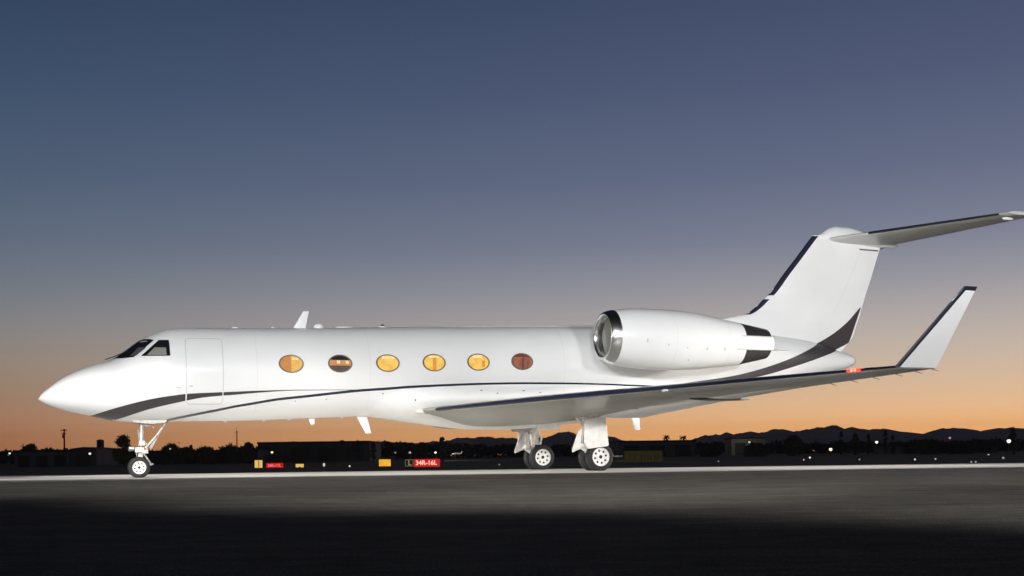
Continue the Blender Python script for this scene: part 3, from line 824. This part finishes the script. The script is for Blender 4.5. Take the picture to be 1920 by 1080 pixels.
ng = mb.build('nose_gear_leg', M['nose_gear'], jet, bevel=.008)
for s in (1, -1):
    mb = MB(); mb.lathe([(-.13, .04), (-.11, .062), (0, .062), (.02, .03)], L(2.20, .10 * s, .735), 'x', 18); mb.build('taxi_light', M['steel'], ng)
for s in (1, -1):
    mb = MB(); mb.plate([L(2.12, s * .30, 1.45), L(3.0, s * .30, 1.46), L(2.95, s * .31, 1.375), L(2.62, s * .31, 1.345), L(2.2, s * .31, 1.385)], (0, .02 * s, 0))
    mb.build('nose_gear_door', M['nose_gear'], jet, smooth=False)

# ------------------------------------------------------------------ antennas and small fittings
def blade(base0, base1, tip0, tip1, p=0, w_=.035, name='antenna'):
    mb = MB()
    def sec(q0, q1, k): return [L(q0[0] + (q1[0] - q0[0]) * x, p + z * k * 8, q0[1] + (q1[1] - q0[1]) * x) for x, z in foil(10, w_ / 8)]
    c0 = abs(base1[0] - base0[0])
    loft(mb, [sec(base0, base1, 1.0), sec(tip0, tip1, .6)])
    return mb.build(name, M['white'], jet)
blade((6.22, 3.84), (6.55, 3.85), (6.50, 4.31), (6.65, 4.32))
blade((7.84, 1.60), (8.16, 1.60), (8.14, 1.08), (8.28, 1.09))
blade((6.58, 1.53), (6.77, 1.53), (6.66, 1.32), (6.76, 1.32))
blade((15.93, 1.85), (16.25, 1.85), (16.14, 1.13), (16.31, 1.14))
mb = MB(); mb.sphere(L(6.91, 0, 3.87), (.15, .12, .13), 12); mb.build('antenna_dome', M['white'], jet)
for a, l_, h_ in ((4.73, .10, .04), (5.70, .05, .05), (7.60, .26, .045)):
    mb = MB(); mb.sphere(L(a, 0, FT(a)), (l_, .06, h_), 10); mb.build('antenna_fairing', M['white'], jet)
mb = MB(); mb.sphere(L(8.63, 0, FT(8.63) + .01), (.12, .09, .035), 10); mb.build('beacon_base', M['white'], jet)
mb = MB(); mb.sphere(L(8.63, 0, FT(8.63) + .045), (.055, .055, .04), 8); mb.build('beacon', M['hole'], jet)
mb = MB(); secs = []
for a, k in ((9.1, .02), (9.6, .9), (11, 1), (13.5, 1), (14.8, 1), (15.6, .05)):
    secs.append([L(a, .16 * math.cos(t), FT(a) - .02 + .052 * k * math.sin(t)) for t in [math.pi * j / 10 for j in range(11)]])
mb.grid(secs); mb.build('spine_fairing', M['white'], jet)
for a in (4.45, 5.43, 6.08, 7.48):
    mb = MB(); mb.sphere(L(a, .0, FB(a)), (.05, .04, .028), 8); mb.build('drain_mast', M['white'], jet)
mb = MB(); mb.tube([L(3.15, 1.10, 2.235), L(3.12, 1.16, 2.235), L(3.28, 1.17, 2.235)], .010, 6); mb.build('pitot_probe', M['steel'], jet)

# ================================================================== background
M['mount'] = mat('mountain_rock', (0.40, 0.34, 0.36), 0.95, noise=[(0.004, 8, 0.6, 1.3, None)])
MT = [(690,831),(730,830),(775,829),(797,830),(816,827),(847,824),(872,820),(904,819),(935,820),(960,821),(1000,821),(1020,820),(1036,814),(1066,810),(1073,810),(1088,815.5),(1115,817),(1140,817),(1152,820),(1167,825),(1200,829),(1260,829),(1296,825),(1323,816),(1340,814),(1350,815),(1363,811),(1373,813),(1407,810),(1415,812),(1432,809),(1459,805),(1477,805),(1486,808),(1513,806),(1525,802),(1536,800),(1552,799.7),(1565.6,796.4),(1579,803),(1594,801),(1607,804),(1636,804),(1660,805),(1679,806.7),(1697,813),(1723,813),(1751,807),(1780,802),(1800,802.5),(1824,810.6),(1841,811.7),(1859,807),(1876,801.5),(1891,802),(1909,806),(1920,807),(1960,803),(2020,809),(2100,800),(2250,806),(2500,812)]
ridge = [at(x, y, 5000) for x, y in MT]
rf = pchip([q[0] for q in ridge], [q[2] for q in ridge])
x0, x1 = ridge[0][0], ridge[-1][0]
rows = []
NXM = 700
prof = [(-1300, .02), (-1000, .16), (-750, .34), (-500, .55), (-300, .72), (-140, .88), (0, 1.0), (160, .86), (400, .55), (800, .1)]
rnd = random.Random(3)
phase = [rnd.random() * 6.28 for _ in range(20)]
for dy, k in prof:
    row = []
    for i in range(NXM + 1):
        x = x0 + (x1 - x0) * i / NXM; hgt = rf(x) + 1
        wob = sum(math.sin(x * f_ + dy * g_ + phase[n_]) * a_ for n_, (f_, g_, a_) in enumerate(((.012, .004, .10), (.029, .007, .08), (.051, -.011, .05), (.11, .02, .03))))
        kk = max(0.0, k + (wob * min(1, (1 - k) * 3) if 0 < k < 1 else 0))
        jag = (math.sin(x * .055 + 2) * 2.2 + math.sin(x * .13 + 1) * 1.6 + math.sin(x * .29) * 1.0 + abs(math.sin(x * .021)) * 2.5 - 1.5) * (1 if dy == 0 else .6 if abs(dy) < 200 else 0)
        row.append((x, 5000 + dy, -2 + hgt * kk + jag))
    rows.append(row)
mb = MB(); mb.grid(rows); setting(mb.build('mountains', M['mount'], recalc=False, smooth=False))

# leaves: clouds of small faces
M['leaf'] = mat('dark_foliage', (0.085, 0.090, 0.070), 0.9, noise=[(1.5, 3, 0.6, 1.5, None)])
M['leaf_b'] = mat('olive_foliage', (0.100, 0.095, 0.070), 0.9, noise=[(1.5, 3, 0.6, 1.5, None)])
M['bark'] = mat('bark', (0.05, 0.04, 0.03), 0.95)
def leaf(mb, c, s, rnd):
    u = Vector((rnd.gauss(0, 1), rnd.gauss(0, 1), rnd.gauss(0, 1))).normalized(); v_ = u.orthogonal().normalized()
    v_ = Matrix.Rotation(rnd.random() * 6.28, 3, u) @ v_; w_ = u.cross(v_)
    c = Vector(c)
    mb.add([c - v_ * s, c + w_ * s * .45, c + v_ * s, c - w_ * s * .45], [(0, 1, 2, 3)])
def tree(x, ytop, wpx, D, label, kind='round', seed=0, base_y=None, group='trees along the skyline'):
    rnd = random.Random(seed * 13 + 5)
    g = at(x, 860, D); top = at(x, ytop, D).z; H = top - FIELD; W = wpx * D / CAM_F
    root = empty('tree' if kind != 'palm' else 'palm_tree', (g.x, D, FIELD)); tag(root, label, 'tree' if kind != 'palm' else 'palm tree', group)
    mb = MB(); r = max(.05 * H ** .8, .12)
    lean = rnd.uniform(-.03, .03) * H
    crown0 = {'round': .12, 'cone': .08, 'palm': .9, 'slim': .15}[kind]
    mb.tube([(0, 0, 0), (lean * .4, 0, H * .3), (lean, 0, H * (.6 if kind != 'palm' else .93))], [r, r * .8, r * .5], 7)
    if kind != 'palm':
        for k in range(5):
            t = rnd.random() * 6.28; z0 = H * rnd.uniform(.25, .5)
            mb.tube([(lean * .5, 0, z0), (math.cos(t) * W * .3, math.sin(t) * W * .3, z0 + H * .2)], [r * .45, r * .15], 5)
    mb.build('trunk', M['bark'], root)
    mb = MB()
    if kind == 'palm':
        for k in range(34):
            t = rnd.random() * 6.28; el = rnd.uniform(-.7, 1.0); ln = W * .55 * rnd.uniform(.75, 1.1)
            pts = []
            for i in range(6):
                q = i / 5; pts.append(Vector((lean + math.cos(t) * ln * q, math.sin(t) * ln * q, H * .93 + math.sin(el) * ln * q - ln * .7 * q * q)))
            for i in range(5):
                d = Vector((-math.sin(t), math.cos(t), 0)) * (.13 * ln * math.sin(math.pi * (i + .8) / 6.5))
                mb.add([pts[i] - d, pts[i] + d, pts[i + 1] + d * .8 + Vector((0, 0, -.1)), pts[i + 1] - d * .8 + Vector((0, 0, -.1))], [(0, 1, 2, 3)])
    else:
        clumps = []
        nC = 44 if kind == 'round' else 30
        for k in range(nC):
            q = rnd.random()
            z = H * (crown0 + (.9 - crown0) * q)
            if kind == 'round': wr = math.sqrt(max(0, 1 - (2 * q - .9) ** 2 / 1.25)) * .5
            elif kind == 'cone': wr = .5 * (1 - q) ** .8 + .03
            else: wr = .5 * math.sin(math.pi * min(1, q * .85 + .15)) ** .6
            t = rnd.random() * 6.28; rr_ = W * wr * rnd.uniform(.2, .9)
            clumps.append((Vector((lean + math.cos(t) * rr_, math.sin(t) * rr_, z)), W * .14 * rnd.uniform(.7, 1.2) if kind == 'round' else W * .16))
        for c, cr in clumps:
            for k in range(150):
                d = Vector((rnd.gauss(0, 1), rnd.gauss(0, 1), rnd.gauss(0, .8)))
                p_ = c + d * cr * .55
                leaf(mb, p_, max(.115 * W ** .5, .16) * rnd.uniform(.6, 1.3), rnd)
    mb.build('crown', M['leaf'] if seed % 2 else M['leaf_b'], root, smooth=False, recalc=False)
TREES = [(58, 833, 40, 280, 'low spreading tree on the far left skyline, left of the utility pole', 'round'),
 (233, 814.5, 36, 240, 'large dense dark tree just left of the nose wheel', 'round'),
 (187, 826, 13, 262, 'small squarish tree beside the tank on the left skyline', 'round'),
 (322, 833, 44, 285, 'broad domed tree just right of the nose gear brace', 'round'),
 (357, 832, 10, 285, 'small slender tree right of the broad domed tree near the nose gear', 'slim'),
 (386, 838, 40, 290, 'low wide tree between the slender tree and the radio mast', 'round'),
 (432, 837, 60, 300, 'wide low tree at the foot of the radio mast', 'round'),
 (466, 828, 24, 280, 'ragged tree just left of the long flat-roofed hangar', 'round'),
 (671, 823, 15, 330, 'bushy tree poking above the right end of the hangar roof', 'round'),
 (700, 826, 12, 330, 'small tree between the hangar end and the belly antenna, first of the low row', 'round'),
 (728, 826, 13, 340, 'small round tree above the amber sign', 'round'),
 (745, 826.5, 10, 345, 'narrow little tree right of the round tree above the amber sign', 'slim'),
 (760, 827, 14, 340, 'small tree above the letter L sign', 'round'),
 (790, 830, 30, 345, 'low wide tree above the red sign with runway numbers', 'round'),
 (831, 816.5, 16, 215, 'tall narrow dark tree right of the red sign with runway numbers', 'slim'),
 (1251, 814.5, 15, 420, 'left of the two palms above the flat roof right of the main wheels', 'palm'),
 (1281, 816, 14, 420, 'right of the two palms above the flat roof right of the main wheels', 'palm'),
 (1489, 817, 38, 300, 'broad dark tree below the exhaust, right of the pale lit wall', 'round'),
 (1577, 806, 12, 330, 'thin conifer above the orange lamp', 'cone'),
 (1604, 808, 19, 320, 'thick conifer left of the white lamp under the wing tip', 'cone'),
 (1628, 811, 12, 330, 'short conifer touching the white lamp under the wing tip', 'cone'),
 (1660, 804, 13, 330, 'tallest conifer right of the white lamp under the wing tip', 'cone'),
 (1675, 812, 10, 335, 'small conifer at the right end of the conifer row', 'cone'),
 (1735, 826, 46, 300, 'wide dark tree between the conifer row and the right edge', 'round'),
 (1800, 834, 50, 310, 'low broad tree under the pink light', 'round'),
 (1901, 797, 14, 260, 'tall dark tree at the right edge beside the bright lamp', 'slim'),
 (1420, 836, 54, 300, 'low dark tree in front of the pale lit wall', 'round'),
 (1330, 838, 40, 320, 'low bushy tree left of the pale lit wall', 'round')]
for k, (x, yt, wp, D, lab, kd) in enumerate(TREES): tree(x, yt, wp, D, lab, kd, k + 1)

# the uncountable dark scrub and woods far across the field
rnd = random.Random(11)
mb = MB()
wt = pchip([-300, 0, 200, 480, 700, 960, 1300, 1600, 1920, 2200], [846, 845, 844, 841, 829.5, 834, 831, 830, 824, 822])
for k in range(16000):
    x = rnd.uniform(-250, 2170); D = rnd.uniform(560, 680)
    ztop = at(x, wt(x) + 2 * math.sin(x * .05) + 1.5 * math.sin(x * .17 + 2), D).z
    q = at(x, 850, D); h_ = ztop - FIELD
    leaf(mb, (q.x, D, FIELD + h_ * rnd.random() ** .8 * .97), rnd.uniform(.9, 2.0), rnd)
wood = mb.build('far_woods', M['leaf'], smooth=False, recalc=False)
tag(wood, 'dark band of distant woods and scrub along the horizon', 'woods', kind='stuff')

# ------------------------------------------------------------------ buildings
M['wall_blue'] = mat('blue_grey_wall', (0.14, 0.16, 0.20), 0.8, noise=[(0.2, 4, 0.8, 1.2, None)])
M['wall_dark'] = mat('dark_metal_siding', (0.085, 0.085, 0.090), 0.7, noise=[(0.4, 4, 0.8, 1.2, (1, 1, .1))])
M['wall_pale'] = mat('pale_wall', (0.42, 0.40, 0.30), 0.8, noise=[(0.3, 4, 0.8, 1.1, None)])
M['roofing'] = mat('dark_roofing', (0.05, 0.05, 0.055), 0.8)
M['door_panel'] = mat('hangar_door', (0.05, 0.05, 0.055), 0.6)
def building(name, x0, x1, yt, D, depth, label, cat, wall, roof_h=.5, pitch=0.0, doors=4, bays=8):
    A, B = at(x0, yt, D), at(x1, yt, D); top = (A.z + B.z) / 2; W = B.x - A.x; H = top - FIELD - roof_h
    root = empty(name, ((A.x + B.x) / 2, D, FIELD)); tag(root, label, cat)
    mb = MB(); mb.box((0, depth / 2, H / 2), (W, depth, H))
    for k in range(bays + 1): mb.box((-W / 2 + W * k / bays, -.06, H / 2), (.25, .12, H - .02))
    mb.build('wall', wall, root, smooth=False)
    mb = MB()
    if pitch:
        mb.plate([(-W / 2 - .3, -.4, H + .002), (W / 2 + .3, -.4, H + .002), (W / 2 + .3, -.4, H + roof_h * .3), (0, -.4, H + roof_h), (-W / 2 - .3, -.4, H + roof_h * .3)], (0, depth + .8, 0))
    else:
        mb.box((0, depth / 2, H + roof_h / 2 + .002), (W + .6, depth + .6, roof_h))
        mb.box((W * .2, depth * .4, H + roof_h + .2), (W * .03, 2, .4)); mb.box((-W * .27, depth * .5, H + roof_h + .15), (W * .02, 2, .3))
    mb.build('roof', M['roofing'], root, smooth=False)
    for k in range(doors):
        c = -W / 2 + W * (k + .5) / doors
        mb = MB(); mb.box((c, -.16, H * .38), (W / doors * .62, .08, H * .76))
        for j in range(1, 5): mb.box((c - W / doors * .31 + W / doors * .62 * j / 5, -.215, H * .38), (.08, .03, H * .74))
        mb.build('door', M['door_panel'], root, smooth=False)
    return root
building('hangar', 484, 692, 827.6, 330, 30, 'long low hangar with flat dark roof behind the signs left of centre', 'hangar', M['wall_dark'])
building('warehouse', 28, 130, 843.5, 255, 18, 'low blue-grey building at the far left under the utility pole', 'building', M['wall_blue'], doors=3)
building('shed', 134, 180, 838, 250, 14, 'small dark shed between the utility pole and the tank', 'shed', M['wall_dark'], pitch=1, doors=1, bays=3)
building('terminal_building', 272, 482, 844, 310, 20, 'long dark single-storey building behind the nose gear', 'building', M['wall_dark'], doors=6, bays=10)
building('hangar', 1160, 1304, 825.6, 400, 35, 'wide flat-roofed hangar right of the near main wheels, under the two palms', 'hangar', M['wall_blue'], doors=3)
building('office_building', 1372, 1434, 820.5, 430, 14, 'pale lit building with a flat roof below the engine exhaust', 'building', M['wall_pale'], doors=2, bays=5)
building('hangar', 1690, 1868, 834, 370, 28, 'dark hangar between the conifer row and the bright lamp on the right', 'hangar', M['wall_dark'], doors=4)

# tank on the left skyline
A, B = at(181.5, 825.5, 300), at(195, 839, 300)
root = empty('water_tank', ((A.x + B.x) / 2, 300, FIELD)); tag(root, 'dark boxy water tank on legs left of the large dense tree', 'water tank')
hw_, zt_, zb_ = (B.x - A.x) / 2, A.z - FIELD, B.z - FIELD
mb = MB(); mb.lathe([(0, .01), (0, hw_), (zt_ - zb_, hw_), (zt_ - zb_ + .25, .01)], (0, 0, 0), 'x', 24)
mb.v = [(q[1], q[2], zb_ + q[0]) for q in mb.v]; mb.build('tank', M['wall_dark'], root)
for sx in (-1, 1):
    for sy in (-1, 1):
        mb = MB(); mb.tube([(sx * hw_ * .8, sy * hw_ * .8, 0), (sx * hw_ * .7, sy * hw_ * .7, zb_ + .05)], .12, 8); mb.build('leg', M['wall_dark'], root)
# utility pole and mast
g = at(121, 860, 240); H = at(121, 804, 240).z - FIELD
root = empty('utility_pole', (g.x, 240, FIELD)); tag(root, 'tall wooden utility pole with crossarms above the blue-grey building', 'utility pole')
mb = MB(); mb.tube([(0, 0, 0), (0, 0, H)], [.22, .14], 8); mb.build('pole', M['bark'], root)
for z, w_ in ((H - .35, 1.3), (H - 1.0, .8)):
    mb = MB(); mb.box((0, -.2, z), (w_, .12, .14)); 
    for k in (-.45, -.2, .2, .45): mb.tube([(w_ * k, -.2, z + .07), (w_ * k, -.2, z + .25)], .04, 6)
    mb.build('crossarm', M['bark'], root)
mb = MB(); mb.tube([(-.25, 0, H - 1.9), (-.25, 0, H - 1.2)], .17, 10); mb.build('transformer', M['wall_dark'], root)
g = at(444.5, 860, 340); H = at(444.5, 808, 340).z - FIELD
root = empty('radio_mast', (g.x, 340, FIELD)); tag(root, 'slim lattice radio mast on the skyline left of the long hangar', 'mast')
mb = MB(); s_ = .32
for k in range(3):
    t = 2.09 * k; mb.tube([(s_ * math.cos(t), s_ * math.sin(t), 0), (s_ * .5 * math.cos(t), s_ * .5 * math.sin(t), H)], .05, 5)
nb = 14
for i in range(nb):
    for k in range(3):
        q = lambda k_, i_: (s_ * (1 - .5 * i_ / nb) * math.cos(2.09 * k_), s_ * (1 - .5 * i_ / nb) * math.sin(2.09 * k_), H * i_ / nb)
        mb.tube([q(k, i), q(k + 1, i + 1)], .03, 4)
mb.build('lattice', M['wall_dark'], root)
mb = MB(); mb.tube([(0, 0, H - .1), (0, 0, H + 1.1)], .04, 5); mb.tube([(-.8, 0, H - .3), (.8, 0, H - .3)], .05, 5); mb.build('aerial', M['wall_dark'], root)

# ------------------------------------------------------------------ lamps
def lamp(x, y, D, rgb, strength, dpx, label, kind='street_lamp', cat='street lamp', group='lamps across the airfield'):
    drop = y - HOR + (x - 960) * math.tan(ROLL)
    if cat in ('edge light', 'marker') and drop > 0: D = min(D, 0.92 * CAM_F / drop)      # low lights stand clear of the grass
    q = at(x, y, D); r = dpx * .43 * D / CAM_F
    em = mat('lamp_glow', rgb, .4, emit=rgb, estr=strength)
    root = empty(kind, (q.x, D, field_z(q.x, D))); tag(root, label, cat, group)
    h_ = q.z - root.location.z
    mb = MB(); mb.tube([(0, 0, 0), (0, 0, max(h_ - r * .8, .02))], [max(.04, r * .25), max(.03, r * .18)], 6); mb.build('pole' if kind == 'street_lamp' else 'stake', M['wall_dark'], root)
    if kind == 'street_lamp':
        mb = MB(); mb.lathe([(0, .01), (0, r * .7), (.3 * r, r * .5), (.5 * r, .01)], (0, 0, 0), 'x', 10); mb.v = [(v[1], v[2], h_ + r * .75 + v[0]) for v in mb.v]; mb.build('hood', M['wall_dark'], root)
    mb = MB(); mb.sphere((0, 0, h_), (r, r, r * (1.0 if cat != 'marker' else 1.6)), 8); mb.build('bulb', em, root)
    return root
WHT, WRM, PNK = (1, .97, .88), (1, .62, .25), (1, .55, .62)
lamp(18, 850, 250, WHT, .9, 4.5, 'white lamp at the far left edge of the field')
lamp(168.5, 850.5, 245, WHT, 1.2, 5, 'white lamp in front of the small dark shed')
lamp(319, 841.5, 280, WHT, .35, 4, 'faint lamp inside the broad domed tree near the nose gear')
lamp(510, 848, 320, (1, .85, .45), 1.1, 5.5, 'yellowish lamp on the left part of the hangar front')
lamp(741, 848.5, 300, (.6, .8, .5), .25, 4, 'faint greenish lamp above the amber sign')
lamp(768.5, 848.5, 300, PNK, .6, 5, 'pink lamp above the letter L sign')
lamp(816.5, 848.5, 300, (1, .85, .72), 1.2, 5, 'warm white lamp above the right end of the red sign')
lamp(1405, 829, 425, (.9, .9, .6), .5, 5, 'faint lamp on the pale lit building')
lamp(1557.5, 842.5, 290, (1, .80, .52), 1.6, 7, 'bright orange lamp below the conifers')
lamp(1643.7, 829, 310, WHT, 1.4, 6, 'white lamp among the conifers under the wing tip')
lamp(1781, 821, 420, PNK, .45, 5, 'small pink light high on the right')
lamp(1891.5, 827, 250, (.98, 1, .86), 2.0, 8, 'brightest white lamp, on a pole at the right edge')
lamp(1853.5, 853.5, 240, WHT, 1.0, 4.5, 'white lamp low on the right, left of the brightest lamp')
EL = dict(kind='edge_light', cat='edge light', group='small lights set in the grass')
lamp(655.5, 874, 100, WHT, 0.65, 4, 'small white light in the grass left of the amber sign', **EL)
lamp(1507, 862, 190, WHT, 0.33, 3.5, 'dim ground light left of its brighter neighbour under the wing', **EL)
lamp(1518.5, 858, 200, WHT, 1.04, 4, 'bright ground light left of the orange lamp', **EL)
lamp(1611.5, 861.5, 190, WHT, 0.23, 3.5, 'dim ground light under the thick conifer', **EL)
lamp(1715.5, 861.5, 190, WHT, 0.65, 4, 'white ground light under the winglet', **EL)
lamp(1754, 860.5, 190, WHT, 0.33, 4, 'dim ground light right of the one under the winglet', **EL)
lamp(1821, 866, 150, WHT, 0.20, 4, 'left light of the faint close pair in the grass on the right', **EL)
lamp(1829.5, 866, 150, WHT, 0.20, 4, 'right light of the faint close pair in the grass on the right', **EL)
lamp(1881, 858.5, 200, WHT, 0.23, 5, 'faint round ground light below the brightest lamp', **EL)
lamp(1347, 865, 160, WHT, 0.13, 3.5, 'faint ground light right of the dark yellow board', **EL)
lamp(936, 871, 120, WHT, 0.08, 3.5, 'faint ground light left of the far main wheels', **EL)
root = lamp(607.5, 871.5, 110, WHT, 0.52, 5, 'upright white marker light between the small yellow sign and the amber sign', kind='marker_light', cat='marker')

# ------------------------------------------------------------------ taxiway signs
def text(s, size, loc, m, parent, name='lettering', bold=.0):
    cu = bpy.data.curves.new(name, 'FONT'); cu.body = s; cu.size = size; cu.align_x = 'CENTER'; cu.align_y = 'CENTER'; cu.extrude = .004; cu.offset = bold
    cu.materials.append(m)
    tmp = bpy.data.objects.new('text_curve', cu); C.objects.link(tmp)
    bpy.context.view_layer.update()
    me = bpy.data.meshes.new_from_object(tmp.evaluated_get(bpy.context.evaluated_depsgraph_get()))
    bpy.data.objects.remove(tmp); bpy.data.curves.remove(cu)
    o = bpy.data.objects.new(name, me); C.objects.link(o); o.parent = parent; o.location = loc; o.rotation_euler = (R(90), 0, 0)
    return o
S_Y = mat('lit_amber_face', lin((252, 186, 40))[:3], .5, emit=lin((252, 186, 40))[:3], estr=.85, noise=[(2.5, 2, .8, 1.1, (1, 1, .3))])
S_P = mat('lit_straw_face', lin((238, 205, 120))[:3], .5, emit=lin((232, 190, 100))[:3], estr=.85)
S_R = mat('lit_red_face', lin((205, 14, 22))[:3], .5, emit=lin((200, 10, 20))[:3], estr=.85)
S_W = mat('lit_white_letters', lin((255, 225, 205))[:3], .5, emit=lin((255, 200, 170))[:3], estr=.95)
S_PK = mat('lit_pink_letters', lin((250, 150, 150))[:3], .5, emit=lin((240, 130, 130))[:3], estr=.9)
S_K = mat('black_face', (.012, .012, .012), .5)
S_DY = mat('dim_yellow_letters', lin((150, 140, 90))[:3], .5, emit=lin((150, 140, 90))[:3], estr=.7)
def sign(x0, x1, y0, y1, D, label, face, panels=1):
    A, B = at(x0, y0, D), at(x1, y1, D); W, H_ = B.x - A.x, A.z - B.z
    gx = (A.x + B.x) / 2; gz = field_z(gx, D)
    root = empty('taxiway_sign', (gx, D, gz)); tag(root, label, 'airfield sign', 'lit signs beside the taxiway')
    zb = B.z - gz
    mb = MB(); mb.box((0, .12, zb + H_ / 2), (W + .06, .2, H_ + .06)); mb.build('housing', M['wall_dark'], root, smooth=False, bevel=.015)
    mb = MB(); mb.box((0, .012, zb + H_ / 2), (W, .02, H_)); mb.build('face', face, root, smooth=False)
    for k in range(2):
        mb = MB(); mb.tube([(W * (k - .5) * .7, .1, -.05), (W * (k - .5) * .7, .1, max(zb, .05))], .04, 8); mb.build('leg', M['wall_dark'], root)
    return root, W, H_, zb + H_ / 2
def bars(root, zc, H_, xs_, w_, m, hh=1.0):
    for x in xs_:
        mb = MB(); mb.box((x, -.004, zc), (w_, .008, H_ * hh)); mb.build('bar', m, root, smooth=False)
r_, W, H_, zc = sign(477.5, 492, 863, 877, 140, 'lit yellow sign with a dark upright bar, left of the smaller red sign', S_P); bars(r_, zc, H_, (.02,), W * .16, S_DY, .9)
r_, W, H_, zc = sign(499, 531, 868.5, 877.5, 150, 'low lit red sign with blurred pink lettering right of the yellow sign', S_R); text('34R-16L', H_ * .78, (-.05, -.004, zc), S_PK, r_, bold=.012)
r_, W, H_, zc = sign(554.5, 569.5, 870, 878.5, 150, 'small lit yellow sign standing alone right of the low red sign', S_P); bars(r_, zc - H_ * .28, H_, (-.02,), W * .18, S_K, .4)
r_, W, H_, zc = sign(710.5, 732.5, 861.5, 874, 130, 'plain lit amber sign left of the letter L sign', S_Y); bars(r_, zc, H_, (-W * .2, 0, W * .2), W * .035, S_P, .55)
r_, W, H_, zc = sign(759, 775.5, 861.5, 874.5, 130, 'black sign with a pale letter L in a thin frame', S_K)
text('L', H_ * 1.0, (.05, -.004, zc - .02), S_DY, r_, bold=.02)
mb = MB()
for sx in (-1, 1): mb.box((sx * W * .44, -.003, zc), (.035, .008, H_ * .9))
for sz in (-1, 1): mb.box((0, -.004, zc + sz * H_ * .44), (W * .9, .008, .035))
mb.build('border', S_DY, r_, smooth=False)
r_, W, H_, zc = sign(776.2, 824.8, 861, 875, 130, 'bright red sign with white runway numbers beside the letter L sign', S_R); text('34R-16L', H_ * .80, (-.08, -.004, zc), S_W, r_, bold=.018)
# unlit board
S_O = mat('unlit_yellow_board', (.19, .15, .012), .7, noise=[(3, 3, .7, 1.2, None)])
r_, W, H_, zc = sign(1171, 1242, 846, 866, 150, 'wide unlit dark yellow board right of the near main wheels', S_O)
r_['group'] = 'unlit boards'
bars(r_, zc, H_, [W * k for k in (-.36, -.24, -.06, .03, .12, .20, .30, .38)], W * .03, S_K, .7)

# ------------------------------------------------------------------ two light aircraft parked far off
def small_plane(x, y, D, rz, label, span):
    g = at(x, y, D)
    root = empty('light_aircraft', (g.x, D, field_z(g.x, D)), rz); tag(root, label, 'light aircraft')
    s_ = span / 10; z0 = g.z - root.location.z
    mb = MB(); mb.tube([(-3.2 * s_, 0, z0), (-2.8 * s_, 0, z0), (-1 * s_, 0, z0 + .05 * s_), (1.2 * s_, 0, z0 + .1 * s_), (4 * s_, 0, z0 + .25 * s_)], [.15 * s_, .5 * s_, .6 * s_, .5 * s_, .12 * s_], 14); mb.build('fuselage', M['white'], root)
    mb = MB(); loft(mb, [[(-1.3 * s_ + x_ * 1.5 * s_, p, z0 + .6 * s_ + z_ * 1.5 * s_) for x_, z_ in foil(10, .13)] for p in (-5 * s_, 0, 5 * s_)]); mb.build('wing', M['white'], root)
    mb = MB(); mb.plate([(3.2 * s_, -.05 * s_, z0 + .2 * s_), (4.2 * s_, -.05 * s_, z0 + .2 * s_), (4.6 * s_, -.05 * s_, z0 + 1.6 * s_), (4.0 * s_, -.05 * s_, z0 + 1.6 * s_)], (0, .1 * s_, 0)); mb.build('fin', M['white'], root)
    mb = MB(); mb.plate([(3.6 * s_, -1.6 * s_, z0 + .35 * s_), (4.3 * s_, -1.6 * s_, z0 + .35 * s_), (4.3 * s_, 1.6 * s_, z0 + .35 * s_), (3.6 * s_, 1.6 * s_, z0 + .35 * s_)], (0, 0, .08 * s_)); mb.build('tailplane', M['white'], root)
    for px_, py_ in ((-2.4, 0), (-.4, 1.1), (-.4, -1.1)):
        mb = MB(); mb.tube([(px_ * s_, py_ * .4 * s_, z0 - .4 * s_), (px_ * s_, py_ * s_, .15 * s_)], .06 * s_, 6); mb.lathe([(-.08 * s_, .01), (-.08 * s_, .2 * s_), (.08 * s_, .2 * s_), (.08 * s_, .01)], (px_ * s_, py_ * s_, .2 * s_), 'y', 12); mb.build('wheel_leg', M['wall_dark'], root)
    return root
small_plane(855, 851, 300, R(15), 'small white light aircraft parked far off, right of the tall narrow tree', 3.6)
small_plane(1159, 856, 200, R(200), 'small pale light aircraft far off beside the near main wheels', 2.4)
# point lights added to brighten the parked light aircraft and the pale building
for x, y, D, pw in ((846, 838, 294, 900), (1156, 836, 195, 180), (1400, 826, 420, 260)):
    l = bpy.data.lights.new('distant_fill', 'POINT'); l.energy = pw; l.color = (1, .93, .8); l.shadow_soft_size = .2
    o = bpy.data.objects.new('distant_fill', l); C.objects.link(o); o.location = at(x, y, D)

# ------------------------------------------------------------------ evening haze in front of the mountains
hz = bpy.data.materials.new('haze_air'); hz.use_nodes = True
t = hz.node_tree
for n in list(t.nodes):
    if n.type == 'BSDF_PRINCIPLED': t.nodes.remove(n)
pv = t.nodes.new('ShaderNodeVolumePrincipled')
pv.inputs['Color'].default_value = (.80, .82, .92, 1)
pv.inputs['Density'].default_value = 7e-5
pv.inputs['Anisotropy'].default_value = 0.2
t.links.new(pv.outputs[0], t.nodes['Material Output'].inputs['Volume'])
mb = MB(); mb.box((0, 2700, 60.5), (16000, 5800, 129))
hb = mb.build('haze', hz, smooth=False); hb['kind'] = 'stuff'
hb['label'] = 'thin evening haze between the airfield and the mountains'; hb['category'] = 'haze'
